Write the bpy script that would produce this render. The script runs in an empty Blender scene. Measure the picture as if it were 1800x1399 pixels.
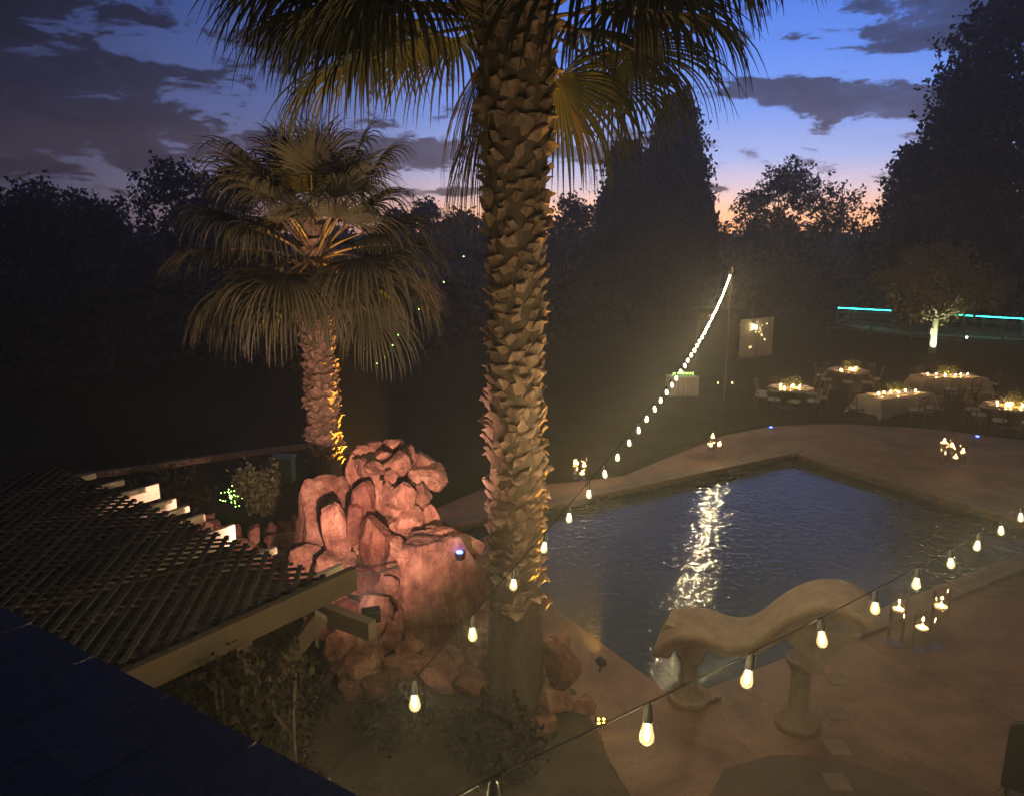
import bpy, bmesh, math, random
import numpy as np
from mathutils import Vector, Matrix, noise
from mathutils.geometry import tessellate_polygon

SC = bpy.context.scene
COL = SC.collection
PI = math.pi

# ------------------------------------------------------------------ camera
CAM_H = 5.2
PITCH = math.radians(12.5)
FPX = 1350.0
cam_data = bpy.data.cameras.new('camera')
cam_data.sensor_width = 36.0
cam_data.lens = 36.0 * FPX / 1800.0
cam_data.clip_start = 0.05
cam_data.clip_end = 2000
cam = bpy.data.objects.new('camera', cam_data)
cam.location = (0, 0, CAM_H)
cam.rotation_euler = (PI / 2 - PITCH, 0, 0)
COL.objects.link(cam)
SC.camera = cam

# ------------------------------------------------------------------ exposure and render settings
SC.view_settings.view_transform = 'Standard'
SC.view_settings.look = 'None'
SC.view_settings.exposure = 0.0
SC.view_settings.gamma = 1.0
SC.render.engine = 'CYCLES'
cy = SC.cycles
cy.max_bounces = 5
cy.use_adaptive_sampling = True
cy.adaptive_threshold = 0.02
cy.diffuse_bounces = 1
cy.glossy_bounces = 3
cy.transmission_bounces = 4
cy.transparent_max_bounces = 24
cy.volume_bounces = 0
cy.sample_clamp_indirect = 4.0
cy.use_denoising = True
cy.caustics_reflective = False
cy.caustics_refractive = False


# ------------------------------------------------------------------ node helpers
class NT:
    def __init__(self, tree):
        self.t = tree
        self.n = tree.nodes
        self.l = tree.links

    def new(self, kind, **kw):
        nd = self.n.new(kind)
        for k, v in kw.items():
            if k.startswith('i_'):
                nd.inputs[k[2:].replace('_', ' ')].default_value = v
            else:
                setattr(nd, k, v)
        return nd

    def link(self, a, b):
        self.l.new(a, b)

    def math(self, op, a, b=None, c=None, clamp=False):
        nd = self.n.new('ShaderNodeMath')
        nd.operation = op
        nd.use_clamp = clamp
        for i, x in enumerate((a, b, c)):
            if x is None:
                continue
            if isinstance(x, (int, float)):
                nd.inputs[i].default_value = x
            else:
                self.l.new(x, nd.inputs[i])
        return nd.outputs[0]

    def mix(self, fac, a, b, mode='MIX'):
        nd = self.n.new('ShaderNodeMix')
        nd.data_type = 'RGBA'
        nd.blend_type = mode
        for s, x in ((nd.inputs[0], fac), (nd.inputs[6], a), (nd.inputs[7], b)):
            if isinstance(x, (int, float)):
                s.default_value = x
            elif isinstance(x, tuple):
                s.default_value = x if len(x) == 4 else (*x, 1)
            else:
                self.l.new(x, s)
        return nd.outputs[2]

    def ramp(self, fac, stops, interp='LINEAR'):
        nd = self.n.new('ShaderNodeValToRGB')
        nd.color_ramp.interpolation = interp
        el = nd.color_ramp.elements
        while len(el) < len(stops):
            el.new(0.5)
        for e, (p, c) in zip(el, stops):
            e.position = p
            e.color = c if len(c) == 4 else (*c, 1)
        self.l.new(fac, nd.inputs[0])
        return nd.outputs[0]


# ------------------------------------------------------------------ world: dusk sky with broken cloud
SKY_GAIN = 2.2
world = bpy.data.worlds.new('World')
SC.world = world
world.use_nodes = True
W = NT(world.node_tree)
W.n.clear()
w_out = W.new('ShaderNodeOutputWorld')
w_bg = W.new('ShaderNodeBackground')
W.link(w_bg.outputs[0], w_out.inputs[0])
tc = W.new('ShaderNodeTexCoord')
sep = W.new('ShaderNodeSeparateXYZ')
W.link(tc.outputs['Generated'], sep.inputs[0])
DX, DY, DZ = sep.outputs
el = W.math('MULTIPLY', W.math('ARCSINE', DZ), 180 / PI)          # degrees above the horizon
az = W.math('MULTIPLY', W.math('ARCTAN2', DX, DY), 180 / PI)      # degrees, 0 = straight out from the house
elf = W.math('DIVIDE', W.math('MAXIMUM', el, 0.0), 45.0, clamp=True)
sky_col = W.ramp(elf, [
    (0.000, (1.00, 0.42, 0.17)),
    (0.026, (0.98, 0.50, 0.29)),
    (0.060, (0.60, 0.47, 0.52)),
    (0.105, (0.29, 0.37, 0.66)),
    (0.170, (0.135, 0.245, 0.62)),
    (0.250, (0.075, 0.17, 0.54)),
    (0.340, (0.040, 0.11, 0.42)),
    (0.600, (0.026, 0.044, 0.115)),
    (1.000, (0.016, 0.025, 0.052))])
# the glow lies round the place where the sun went down (azimuth +17) and fades away from it
daz = W.math('ABSOLUTE', W.math('SUBTRACT', az, 17.0))
fall = W.ramp(W.math('DIVIDE', daz, 180.0, clamp=True), [
    (0.0, (1, 1, 1)), (0.10, (0.93, 0.93, 0.93)), (0.19, (0.36, 0.36, 0.38)), (0.29, (0.12, 0.12, 0.13)),
    (0.45, (0.09, 0.09, 0.10)), (1.0, (0.05, 0.05, 0.06))], 'EASE')
away = W.ramp(elf, [(0.0, (.26, .24, .36)), (.06, (.25, .26, .42)), (.17, (.16, .21, .46)), (.34, (.06, .115, .38)), (.6, (.026, .048, .145)), (1.0, (.016, .025, .052))])
sky_col = W.mix(W.ramp(W.math('DIVIDE', daz, 180.0, clamp=True), [(.09, (0, 0, 0)), (.27, (1, 1, 1))]), sky_col, away)
sky_col = W.mix(1.0, sky_col, fall, 'MULTIPLY')
# clouds
cmb = W.new('ShaderNodeCombineXYZ')
W.link(W.math('MULTIPLY', az, 0.10), cmb.inputs[0])
W.link(W.math('MULTIPLY', el, 0.30), cmb.inputs[1])
n1 = W.new('ShaderNodeTexNoise', i_Scale=1.7, i_Detail=9.0, i_Roughness=0.66, i_Distortion=0.25)
W.link(cmb.outputs[0], n1.inputs['Vector'])


def blob(a, e, sa, se, amp):
    d1 = W.math('POWER', W.math('ABSOLUTE', W.math('DIVIDE', W.math('SUBTRACT', az, a), sa)), 2.0)
    d2 = W.math('POWER', W.math('ABSOLUTE', W.math('DIVIDE', W.math('SUBTRACT', el, e), se)), 2.0)
    g = W.math('SUBTRACT', 1.0, W.math('ADD', d1, d2), clamp=True)
    return W.math('MULTIPLY', g, amp)


cover = W.math('ADD', W.math('MULTIPLY', n1.outputs[0], 1.65), -0.44)
for b in [(-29, 9.0, 13, 2.6, .30), (-25, 5.5, 15, 2.4, .30), (-31, 12.8, 11, 2.6, .20), (-15, 11.5, 6, 1.8, .22), (-38, 6, 10, 9, .32),
          (27.5, 12.7, 6.5, 2.9, .40), (23, 8.0, 7.0, 1.5, .36), (17.5, 8.9, 5, 1.0, .22), (27, 7.4, 5, 1.2, .26),
          (5, 5.2, 4.5, 1.0, .34), (-8, 5.0, 7, 1.6, .30), (-6, 2.55, 7, .55, .30), (12, 5.3, 4, .8, .20),
          (60, 14, 22, 10, .2), (-75, 14, 30, 12, .22)]:
    cover = W.math('ADD', cover, blob(*b))
cmask = W.ramp(cover, [(0.0, (0, 0, 0)), (0.455, (0, 0, 0)), (0.60, (1, 1, 1)), (1.0, (1, 1, 1))], 'EASE')
cloud_col = W.mix(1.0, sky_col, W.ramp(n1.outputs[0], [(0.36, (.42, .39, .38)), (0.5, (.23, .22, .215)), (0.66, (.125, .12, .12))]), 'MULTIPLY')
cloud_col = W.mix(0.30, cloud_col, W.mix(1.0, fall, (.042, .042, .062), 'MULTIPLY'))
final = W.mix(cmask, sky_col, cloud_col)
W.link(final, w_bg.inputs[0])
w_bg.inputs[1].default_value = SKY_GAIN


# ------------------------------------------------------------------ pixel helpers: a point on the ground, or at a distance, that the photograph shows at (px, py)
COS_P, SIN_P = math.cos(PITCH), math.sin(PITCH)


def ray(px, py):
    x = (px - 900) / FPX
    v = -(py - 699.5) / FPX
    return Vector((x, COS_P + v * SIN_P, -SIN_P + v * COS_P))


def G(px, py, z=0.0):
    r = ray(px, py)
    t = (z - CAM_H) / r.z
    return Vector((r.x * t, r.y * t, z))


def at(px, py, d):
    r = ray(px, py)
    return Vector((0, 0, CAM_H)) + r * d


# ------------------------------------------------------------------ materials
def mat(name, col, rough=0.7, col2=None, scale=6.0, bump=0.0, bscale=None, metal=0.0, spec=0.5, detail=6.0, coord='Object', stretch=None, rnd=0.0, ior=None):
    m = bpy.data.materials.new(name)
    m.use_nodes = True
    T = NT(m.node_tree)
    p = T.n['Principled BSDF']
    p.inputs['Roughness'].default_value = rough
    p.inputs['Metallic'].default_value = metal
    p.inputs['Specular IOR Level'].default_value = spec
    if ior:
        p.inputs['IOR'].default_value = ior
    t = T.new('ShaderNodeTexCoord')
    vec = t.outputs[coord]
    if stretch:
        mp = T.new('ShaderNodeMapping')
        mp.inputs['Scale'].default_value = stretch
        T.link(vec, mp.inputs[0])
        vec = mp.outputs[0]
    c = None
    if col2 is not None:
        n = T.new('ShaderNodeTexNoise', i_Scale=scale, i_Detail=detail, i_Roughness=0.62)
        T.link(vec, n.inputs['Vector'])
        c = T.ramp(n.outputs[0], [(0.32, col), (0.68, col2)])
    if rnd:
        oi = T.new('ShaderNodeObjectInfo')
        f = T.math('ADD', T.math('MULTIPLY', oi.outputs['Random'], 2 * rnd), 1.0 - rnd)
        cc = T.new('ShaderNodeCombineColor')
        for i in range(3):
            T.link(f, cc.inputs[i])
        c = T.mix(1.0, c if c is not None else (*col, 1), cc.outputs[0], 'MULTIPLY')
    if c is not None:
        T.link(c, p.inputs['Base Color'])
    else:
        p.inputs['Base Color'].default_value = (*col, 1)
    if bump:
        n2 = T.new('ShaderNodeTexNoise', i_Scale=bscale or scale * 3, i_Detail=5.0, i_Roughness=0.6)
        T.link(vec, n2.inputs['Vector'])
        b = T.new('ShaderNodeBump', i_Strength=bump, i_Distance=0.03)
        T.link(n2.outputs[0], b.inputs['Height'])
        T.link(b.outputs[0], p.inputs['Normal'])
    return m


def emit(name, col, strength):
    m = bpy.data.materials.new(name)
    m.use_nodes = True
    T = NT(m.node_tree)
    T.n.clear()
    o = T.new('ShaderNodeOutputMaterial')
    e = T.new('ShaderNodeEmission')
    e.inputs[0].default_value = (*col, 1)
    e.inputs[1].default_value = strength
    T.link(e.outputs[0], o.inputs[0])
    return m


def thin_glass(name, tint=(1, 1, 1), gloss=0.12, glow=None, glow_s=0.0):
    m = bpy.data.materials.new(name)
    m.use_nodes = True
    T = NT(m.node_tree)
    T.n.clear()
    o = T.new('ShaderNodeOutputMaterial')
    tr = T.new('ShaderNodeBsdfTransparent')
    tr.inputs[0].default_value = (*tint, 1)
    gl = T.new('ShaderNodeBsdfGlossy')
    gl.inputs['Roughness'].default_value = 0.04
    lw = T.new('ShaderNodeLayerWeight')
    lw.inputs[0].default_value = 0.35
    f = T.math('ADD', T.math('MULTIPLY', lw.outputs['Facing'], 0.45), gloss, clamp=True)
    mx = T.new('ShaderNodeMixShader')
    T.link(f, mx.inputs[0])
    T.link(tr.outputs[0], mx.inputs[1])
    T.link(gl.outputs[0], mx.inputs[2])
    last = mx.outputs[0]
    if glow:
        e = T.new('ShaderNodeEmission')
        e.inputs[0].default_value = (*glow, 1)
        e.inputs[1].default_value = glow_s
        ad = T.new('ShaderNodeAddShader')
        T.link(last, ad.inputs[0])
        T.link(e.outputs[0], ad.inputs[1])
        last = ad.outputs[0]
    T.link(last, o.inputs[0])
    return m


def rock_mat(name, rough, wet=0.0):
    m = bpy.data.materials.new(name)
    m.use_nodes = True
    T = NT(m.node_tree)
    p = T.n['Principled BSDF']
    p.inputs['Roughness'].default_value = rough
    t = T.new('ShaderNodeTexCoord')
    oi = T.new('ShaderNodeObjectInfo')
    add = T.new('ShaderNodeVectorMath', operation='ADD')
    T.link(t.outputs['Object'], add.inputs[0])
    rv = T.new('ShaderNodeCombineXYZ')
    for i, k in enumerate((31.0, 17.0, 23.0)):
        T.link(T.math('MULTIPLY', oi.outputs['Random'], k), rv.inputs[i])
    T.link(rv.outputs[0], add.inputs[1])
    n1 = T.new('ShaderNodeTexNoise', i_Scale=2.8, i_Detail=9.0, i_Roughness=0.72)
    T.link(add.outputs[0], n1.inputs['Vector'])
    c = T.ramp(n1.outputs[0], [(0.30, (.060, .026, .022)), (0.43, (.19, .082, .058)), (0.55, (.32, .165, .115)), (0.70, (.47, .32, .24))])
    # bedding streaks running down the face
    mp = T.new('ShaderNodeMapping')
    mp.inputs['Scale'].default_value = (5.5, 5.5, 0.9)
    mp.inputs['Rotation'].default_value = (0.25, 0.1, 0)
    T.link(add.outputs[0], mp.inputs[0])
    n2 = T.new('ShaderNodeTexNoise', i_Scale=2.0, i_Detail=5.0, i_Roughness=0.6)
    T.link(mp.outputs[0], n2.inputs['Vector'])
    s = T.ramp(n2.outputs[0], [(0.35, (.55, .5, .5)), (0.62, (1.1, 1.08, 1.05))])
    c = T.mix(0.75, c, s, 'MULTIPLY')
    tint = T.math('ADD', T.math('MULTIPLY', oi.outputs['Random'], 0.5), 0.72)
    cc = T.new('ShaderNodeCombineColor')
    for i in range(3):
        T.link(tint, cc.inputs[i])
    c = T.mix(1.0, c, cc.outputs[0], 'MULTIPLY')
    if wet:
        c = T.mix(wet, c, (.45, .30, .30, 1), 'MULTIPLY')
    T.link(c, p.inputs['Base Color'])
    n3 = T.new('ShaderNodeTexNoise', i_Scale=16.0, i_Detail=8.0, i_Roughness=0.7)
    T.link(add.outputs[0], n3.inputs['Vector'])
    h = T.math('ADD', T.math('MULTIPLY', n3.outputs[0], 0.7), n2.outputs[0])
    vo = T.new('ShaderNodeTexVoronoi', feature='DISTANCE_TO_EDGE', i_Scale=1.5, i_Randomness=1.0)
    wv = T.new('ShaderNodeVectorMath', operation='ADD')
    nw = T.new('ShaderNodeTexNoise', i_Scale=5.0, i_Detail=4.0)
    T.link(add.outputs[0], nw.inputs['Vector'])
    sw = T.new('ShaderNodeVectorMath', operation='SCALE', i_Scale=0.8)
    T.link(nw.outputs['Color'], sw.inputs[0])
    T.link(add.outputs[0], wv.inputs[0])
    T.link(sw.outputs[0], wv.inputs[1])
    T.link(wv.outputs[0], vo.inputs['Vector'])
    crack = T.ramp(vo.outputs['Distance'], [(0.0, (0, 0, 0)), (0.035, (1, 1, 1))])
    h = T.math('ADD', h, T.math('MULTIPLY', crack, 0.28))
    b = T.new('ShaderNodeBump', i_Strength=0.9, i_Distance=0.05)
    T.link(h, b.inputs['Height'])
    T.link(b.outputs[0], p.inputs['Normal'])
    return m


M = {}
M['deck'] = mat('deck_concrete', (.165, .096, .068), .8, (.245, .150, .112), 1.3, .35, 60, detail=12)
T = NT(M['deck'].node_tree)
p = T.n['Principled BSDF']
src = p.inputs['Base Color'].links[0].from_socket
tcd = T.new('ShaderNodeTexCoord')
st1 = T.new('ShaderNodeTexNoise', i_Scale=.55, i_Detail=7.0, i_Roughness=.65, i_Distortion=1.2)
T.link(tcd.outputs['Object'], st1.inputs['Vector'])
st2 = T.new('ShaderNodeTexNoise', i_Scale=55.0, i_Detail=3.0)
T.link(tcd.outputs['Object'], st2.inputs['Vector'])
cst = T.mix(1.0, src, T.ramp(st1.outputs[0], [(.36, (.58, .55, .53)), (.5, (.95, .95, .95)), (.66, (1.22, 1.2, 1.16))]), 'MULTIPLY')
cst = T.mix(1.0, cst, T.ramp(st2.outputs[0], [(.35, (.72, .72, .72)), (.65, (1.25, 1.25, 1.25))]), 'MULTIPLY')
T.link(cst, p.inputs['Base Color'])
M['coping'] = mat('coping_stone', (.11, .072, .053), .7, (.17, .118, .088), 5, .3, 40)
M['tile'] = mat('pool_tile', (.06, .07, .08), .3, (.10, .10, .10), 9)
M['soil'] = mat('soil', (.035, .025, .017), .95, (.075, .055, .038), 3, .8, 18)
M['lawn'] = mat('lawn', (.016, .022, .008), .95, (.034, .038, .014), .8, 1.0, 35, spec=.1)
M['sand'] = mat('sand', (.32, .30, .27), .9, (.42, .40, .36), 1.5, .3, 20)
M['dark_pave'] = mat('dark_paving', (.065, .045, .036), .8, (.10, .07, .055), 3, .4, 30)
M['reflection_square'] = mat('reflection_square', (.125, .088, .066), .8, (.17, .125, .096), 5, .3, 30, rnd=.12)
M['rock'] = rock_mat('red_sandstone', .85)
M['wetrock'] = rock_mat('wet_sandstone', .16, .8)
M['bark'] = mat('bark', (.055, .040, .028), .95, (.12, .09, .065), 5, .9, 14)
M['palebark'] = mat('pale_bark', (.30, .27, .22), .9, (.45, .42, .35), 5, .6, 14)
M['palmtrunk'] = mat('palm_trunk_fibre', (.06, .042, .027), .95, (.14, .10, .066), 7, 1.0, 30, stretch=(1, 1, .35))
M['boot'] = mat('palm_leaf_base', (.135, .083, .058), .85, (.36, .24, .17), 9, .5, 30, rnd=.28, stretch=(1, 1, .4))
M['frond'] = mat('palm_frond', (.034, .040, .017), .6, (.072, .070, .032), 3, rnd=.25)
M['frond_dead'] = mat('dead_palm_frond', (.17, .115, .060), .8, (.29, .20, .115), 4, rnd=.2)
M['petiole'] = mat('palm_petiole', (.20, .13, .06), .6, (.28, .20, .10), 8)
M['leaf_dark'] = mat('dark_foliage', (.010, .014, .006), .9, (.022, .026, .010), .6, spec=.1)
M['leaf_cyp'] = mat('cypress_foliage', (.008, .013, .006), .9, (.018, .022, .009), .9, spec=.1)
M['leaf_aut'] = mat('autumn_foliage', (.11, .115, .028), .7, (.30, .17, .045), .9)
M['leaf_vine'] = mat('vine_foliage', (.010, .011, .005), .8, (.030, .022, .013), 2.5, spec=.1)
M['leaf_shrub'] = mat('shrub_foliage', (.05, .065, .020), .7, (.11, .11, .045), 3)
M['wood'] = mat('weathered_wood', (.036, .024, .012), .8, (.066, .046, .024), 3, .35, 20, stretch=(1, 1, 1))
M['rafter'] = mat('painted_rafter', (.46, .36, .27), .7, (.60, .48, .37), 5, .3, 25)
M['slat'] = mat('dark_lattice', (.036, .029, .028), .9, (.064, .052, .049), 6, .3, 30, rnd=.35, spec=.2)
M['post'] = mat('dark_timber', (.07, .05, .035), .8, (.12, .085, .06), 5, .4, 20)
M['shingle'] = mat('shingle', (.15, .17, .23), .95, (.23, .25, .33), 30, .9, 160, rnd=.12)
M['stucco'] = mat('stucco', (.40, .33, .27), .9, (.48, .41, .34), 8, .5, 60)
M['caststone'] = mat('cast_stone', (.15, .105, .075), .8, (.23, .17, .125), 6, .3, 50)
M['white'] = mat('white_linen', (.36, .32, .29), .9, (.45, .41, .37), 4, .15, 20)
M['cloth_dark'] = mat('dark_linen', (.03, .028, .03), .9, (.05, .048, .05), 5)
M['runner'] = mat('blue_runner', (.05, .06, .12), .9, (.08, .09, .17), 6)
M['plate'] = mat('white_china', (.72, .70, .66), .25)
M['table_wood'] = mat('table_wood', (.20, .15, .11), .6, (.28, .22, .16), 6)
M['seat'] = mat('white_cushion', (.45, .42, .40), .8, (.52, .50, .47), 6)
M['chairwood'] = mat('dark_chair_wood', (.045, .030, .022), .5, (.08, .055, .04), 8)
M['black'] = mat('black_metal', (.015, .015, .016), .45)
M['blackplastic'] = mat('black_plastic', (.012, .012, .013), .55, (.02, .02, .02), 20)
M['plank'] = mat('whitewashed_plank', (.46, .40, .30), .85, (.60, .53, .41), 4, .4, 20, stretch=(3, 3, .5), rnd=.12)
M['fence'] = mat('fence_metal', (.10, .10, .10), .5, (.15, .15, .15), 5)
M['terracotta'] = mat('terracotta', (.24, .10, .06), .8, (.33, .15, .09), 6, .3, 30)
M['greenbox'] = mat('green_enamel', (.06, .13, .10), .5, (.08, .16, .12), 6)
M['wax'] = mat('wax', (.80, .72, .55), .5)
M['greenery'] = mat('centrepiece_greenery', (.05, .08, .03), .6, (.11, .13, .05), 8)
M['glass'] = thin_glass('clear_glass', (.985, .985, .98), .03)
M['vasewater'] = thin_glass('vase_water', (.985, .99, .985), .01)
BULB_E = 3800.0
M['filament'] = emit('filament', (1.0, .78, .44), BULB_E)
M['bulbglass'] = thin_glass('bulb_glass', (1, .97, .85), .05, (1.0, .80, .34), .55)
M['flame'] = emit('flame', (1.0, .52, .14), 900)
M['led_teal'] = emit('led_teal', (.03, .95, .72), 15)
M['led_white'] = emit('led_white', (.85, 1, .95), 8)
M['led_blue'] = emit('led_blue', (.04, .08, 1.0), 22)
M['led_amber'] = emit('led_amber', (1.0, .55, .03), 60)
M['fairy_green'] = emit('fairy_green', (.42, 1.0, .16), 14)
M['fairy_warm'] = emit('fairy_warm', (1.0, .80, .35), 25)
M['lantern'] = emit('lantern_glow', (1.0, .80, .42), 90)

# water: dark pool, smooth small ripples
wm = bpy.data.materials.new('pool_water')
wm.use_nodes = True
T = NT(wm.node_tree)
p = T.n['Principled BSDF']
p.inputs['Base Color'].default_value = (.042, .058, .054, 1)
p.inputs['Roughness'].default_value = .012
p.inputs['IOR'].default_value = 1.33
t = T.new('ShaderNodeTexCoord')
na = T.new('ShaderNodeTexNoise', i_Scale=8.0, i_Detail=1.5, i_Roughness=0.4, i_Distortion=0.6)
nb = T.new('ShaderNodeTexNoise', i_Scale=1.1, i_Detail=1.0)
T.link(t.outputs['Object'], na.inputs['Vector'])
T.link(t.outputs['Object'], nb.inputs['Vector'])
h = T.math('ADD', na.outputs[0], T.math('MULTIPLY', nb.outputs[0], .3))
b = T.new('ShaderNodeBump', i_Strength=1.0, i_Distance=0.0135)
T.link(h, b.inputs['Height'])
T.link(b.outputs[0], p.inputs['Normal'])
M['water'] = wm


# ------------------------------------------------------------------ mesh helpers
def frame_from(d):
    d = Vector(d).normalized()
    u = Vector((0, 0, 1)) if abs(d.z) < .95 else Vector((1, 0, 0))
    s = d.cross(u).normalized()
    return d, s, s.cross(d).normalized()


class MB:
    def __init__(self):
        self.v = []
        self.f = []

    def add(self, vs, fs):
        o = len(self.v)
        self.v.extend([tuple(x) for x in vs])
        self.f.extend([tuple(i + o for i in q) for q in fs])
        return self

    def box(self, c, s, ax=None):
        """ax: (X, Y, Z) unit vectors; s: full sizes"""
        c = Vector(c)
        X, Y, Z = ax or (Vector((1, 0, 0)), Vector((0, 1, 0)), Vector((0, 0, 1)))
        vs = []
        for dz in (-.5, .5):
            for dx, dy in ((-.5, -.5), (.5, -.5), (.5, .5), (-.5, .5)):
                vs.append(c + X * (dx * s[0]) + Y * (dy * s[1]) + Z * (dz * s[2]))
        return self.add(vs, [(0, 3, 2, 1), (4, 5, 6, 7), (0, 1, 5, 4), (1, 2, 6, 5), (2, 3, 7, 6), (3, 0, 4, 7)])

    def beam(self, a, b, w, h):
        a, b = Vector(a), Vector(b)
        d, s, u = frame_from(b - a)
        return self.box((a + b) / 2, ((b - a).length, w, h), (d, s, u))

    def tube(self, pts, rad, n=8, caps=True):
        pts = [Vector(q) for q in pts]
        if not hasattr(rad, '__len__'):
            rad = [rad] * len(pts)
        o = len(self.v)
        prev = None
        for i, q in enumerate(pts):
            d = (pts[min(i + 1, len(pts) - 1)] - pts[max(i - 1, 0)]).normalized()
            if prev is None:
                _, s, u = frame_from(d)
            else:
                s = (prev - d * prev.dot(d)).normalized()
                u = s.cross(d)
            prev = s
            for k in range(n):
                a = 2 * PI * k / n
                self.v.append(tuple(q + (s * math.cos(a) + u * math.sin(a)) * rad[i]))
        for i in range(len(pts) - 1):
            for k in range(n):
                k2 = (k + 1) % n
                self.f.append((o + i * n + k, o + i * n + k2, o + (i + 1) * n + k2, o + (i + 1) * n + k))
        if caps:
            self.f.append(tuple(o + k for k in range(n))[::-1])
            e = o + (len(pts) - 1) * n
            self.f.append(tuple(e + k for k in range(n)))
        return self

    def lathe(self, prof, n=16, c=(0, 0, 0)):
        o = len(self.v)
        for r, z in prof:
            for k in range(n):
                a = 2 * PI * k / n
                self.v.append((c[0] + r * math.cos(a), c[1] + r * math.sin(a), c[2] + z))
        for i in range(len(prof) - 1):
            for k in range(n):
                k2 = (k + 1) % n
                self.f.append((o + i * n + k, o + i * n + k2, o + (i + 1) * n + k2, o + (i + 1) * n + k))
        self.f.append(tuple(o + k for k in range(n))[::-1])
        e = o + (len(prof) - 1) * n
        self.f.append(tuple(e + k for k in range(n)))
        return self

    def mesh(self, name, m, smooth=None):
        me = bpy.data.meshes.new(name)
        me.from_pydata(self.v, [], self.f)
        if m:
            me.materials.append(m)
        if smooth is not None:
            me.polygons.foreach_set('use_smooth', [True] * len(me.polygons))
            if smooth < 180:
                me.set_sharp_from_angle(angle=math.radians(smooth))
        me.update()
        return me

    def build(self, name, m, parent=None, smooth=None):
        return link(name, self.mesh(name, m, smooth), parent)


def link(name, me, parent=None, loc=None, rot=None, scale=None):
    o = bpy.data.objects.new(name, me)
    COL.objects.link(o)
    if parent:
        o.parent = parent
    if loc is not None:
        o.location = loc
    if rot is not None:
        o.rotation_euler = rot
    if scale is not None:
        o.scale = scale
    return o


def tag(o, label=None, cat=None, group=None, kind=None):
    if label:
        o['label'] = label
    if cat:
        o['category'] = cat
    if group:
        o['group'] = group
    if kind:
        o['kind'] = kind
    return o


def empty(name, loc, label=None, cat=None, group=None, rz=0.0):
    o = bpy.data.objects.new(name, None)
    o.empty_display_size = .2
    COL.objects.link(o)
    o.location = loc
    o.rotation_euler = (0, 0, rz)
    return tag(o, label, cat, group)


def bevel(o, w, seg=2):
    md = o.modifiers.new('bevel', 'BEVEL')
    md.width = w
    md.segments = seg
    md.limit_method = 'ANGLE'
    return o


def copy_tree(o, parent=None):
    c = o.copy()
    COL.objects.link(c)
    c.parent = parent
    for ch in o.children:
        copy_tree(ch, c)
    return c


def leaf_quads(centres, size, rng, up=0.0, aspect=1.8, jitter=.35):
    """one pointed four-cornered leaf per centre, random directions; returns verts, faces"""
    n = len(centres)
    c = np.asarray(centres, float)
    d = rng.normal(size=(n, 3))
    d[:, 2] += up
    d /= np.linalg.norm(d, axis=1)[:, None]
    e = rng.normal(size=(n, 3))
    s = np.cross(d, e)
    s /= np.linalg.norm(s, axis=1)[:, None] + 1e-9
    L = size * (1 + jitter * rng.uniform(-1, 1, n))[:, None]
    wd = L / aspect * .5
    v = np.empty((n, 4, 3))
    v[:, 0] = c - d * L * .5
    v[:, 1] = c + s * wd
    v[:, 2] = c + d * L * .5
    v[:, 3] = c - s * wd
    return v.reshape(-1, 3), np.arange(n * 4).reshape(n, 4)


def np_mesh(name, v, f, m):
    me = bpy.data.meshes.new(name)
    k = f.shape[1]
    me.vertices.add(len(v))
    me.vertices.foreach_set('co', np.ascontiguousarray(v, np.float32).ravel())
    me.loops.add(len(f) * k)
    me.loops.foreach_set('vertex_index', np.ascontiguousarray(f, np.int32).ravel())
    me.polygons.add(len(f))
    me.polygons.foreach_set('loop_start', np.arange(0, len(f) * k, k, dtype=np.int32))
    me.update(calc_edges=True)
    me.materials.append(m)
    return me


def sphere_pts(rng, n, shell=.55):
    d = rng.normal(size=(n, 3))
    d /= np.linalg.norm(d, axis=1)[:, None]
    return d * (shell + (1 - shell) * rng.uniform(0, 1, n) ** .6)[:, None]


# ================================================================== THE SETTING
# pool rectangle in plan: far corner PC, pu along the far side to the left, pv towards the house
PC = Vector((6.68, 17.5, 0))
pu = Vector((-.862, -.507, 0))
pv = Vector((.507, -.862, 0))
PU, PV = 9.1, 6.0


def pool(u, v, z=0.0):
    q = PC + pu * u + pv * v
    q.z = z
    return q


deck_edge = [(-2.4, 4.2), (-2.2, 10.5), (-1.9, 13.2), (-.6, 14.9), (1.2, 15.3), (2.4, 15.75), (4.0, 17.5), (5.4, 19.0), (6.85, 19.9), (8.0, 20.15), (9.0, 20.2),
             (10.9, 19.8), (12.8, 18.6), (15.5, 15.8), (18, 12.5), (19.5, 8), (19.5, 1.5), (-2.4, 1.5)]


def slab(name, outer, holes, z0, z1, m, kind='structure', parent=None):
    loops = [[Vector((x, y, 0)) for x, y in outer]] + [[Vector((x, y, 0)) for x, y in h] for h in holes]
    tris = tessellate_polygon(loops)
    flat = [q for lp in loops for q in lp]
    n = len(flat)
    vs = [(q.x, q.y, z1) for q in flat] + [(q.x, q.y, z0) for q in flat]
    fs = []
    for a, b_, c in tris:
        nz = (flat[b_] - flat[a]).cross(flat[c] - flat[a]).z
        tri = (a, b_, c) if nz > 0 else (a, c, b_)
        fs.append(tri)
        fs.append(tuple(i + n for i in tri[::-1]))
    o = 0
    for li, lp in enumerate(loops):
        k = len(lp)
        for i in range(k):
            j = (i + 1) % k
            fs.append((o + i, o + i + n, o + j + n, o + j))
        o += k
    mb = MB().add(vs, fs)
    ob = mb.build(name, m, parent)
    bm = bmesh.new()
    bm.from_mesh(ob.data)
    bmesh.ops.recalc_face_normals(bm, faces=bm.faces)
    bm.to_mesh(ob.data)
    bm.free()
    if kind and not parent:
        ob['kind'] = kind
    return ob


pool_hole = [tuple(pool(u, v).xy) for u, v in ((0, 0), (PU, 0), (PU, PV), (0, PV))]
deck = slab('pool_deck', deck_edge, [pool_hole], -.32, 0.0, M['deck'])


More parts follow.
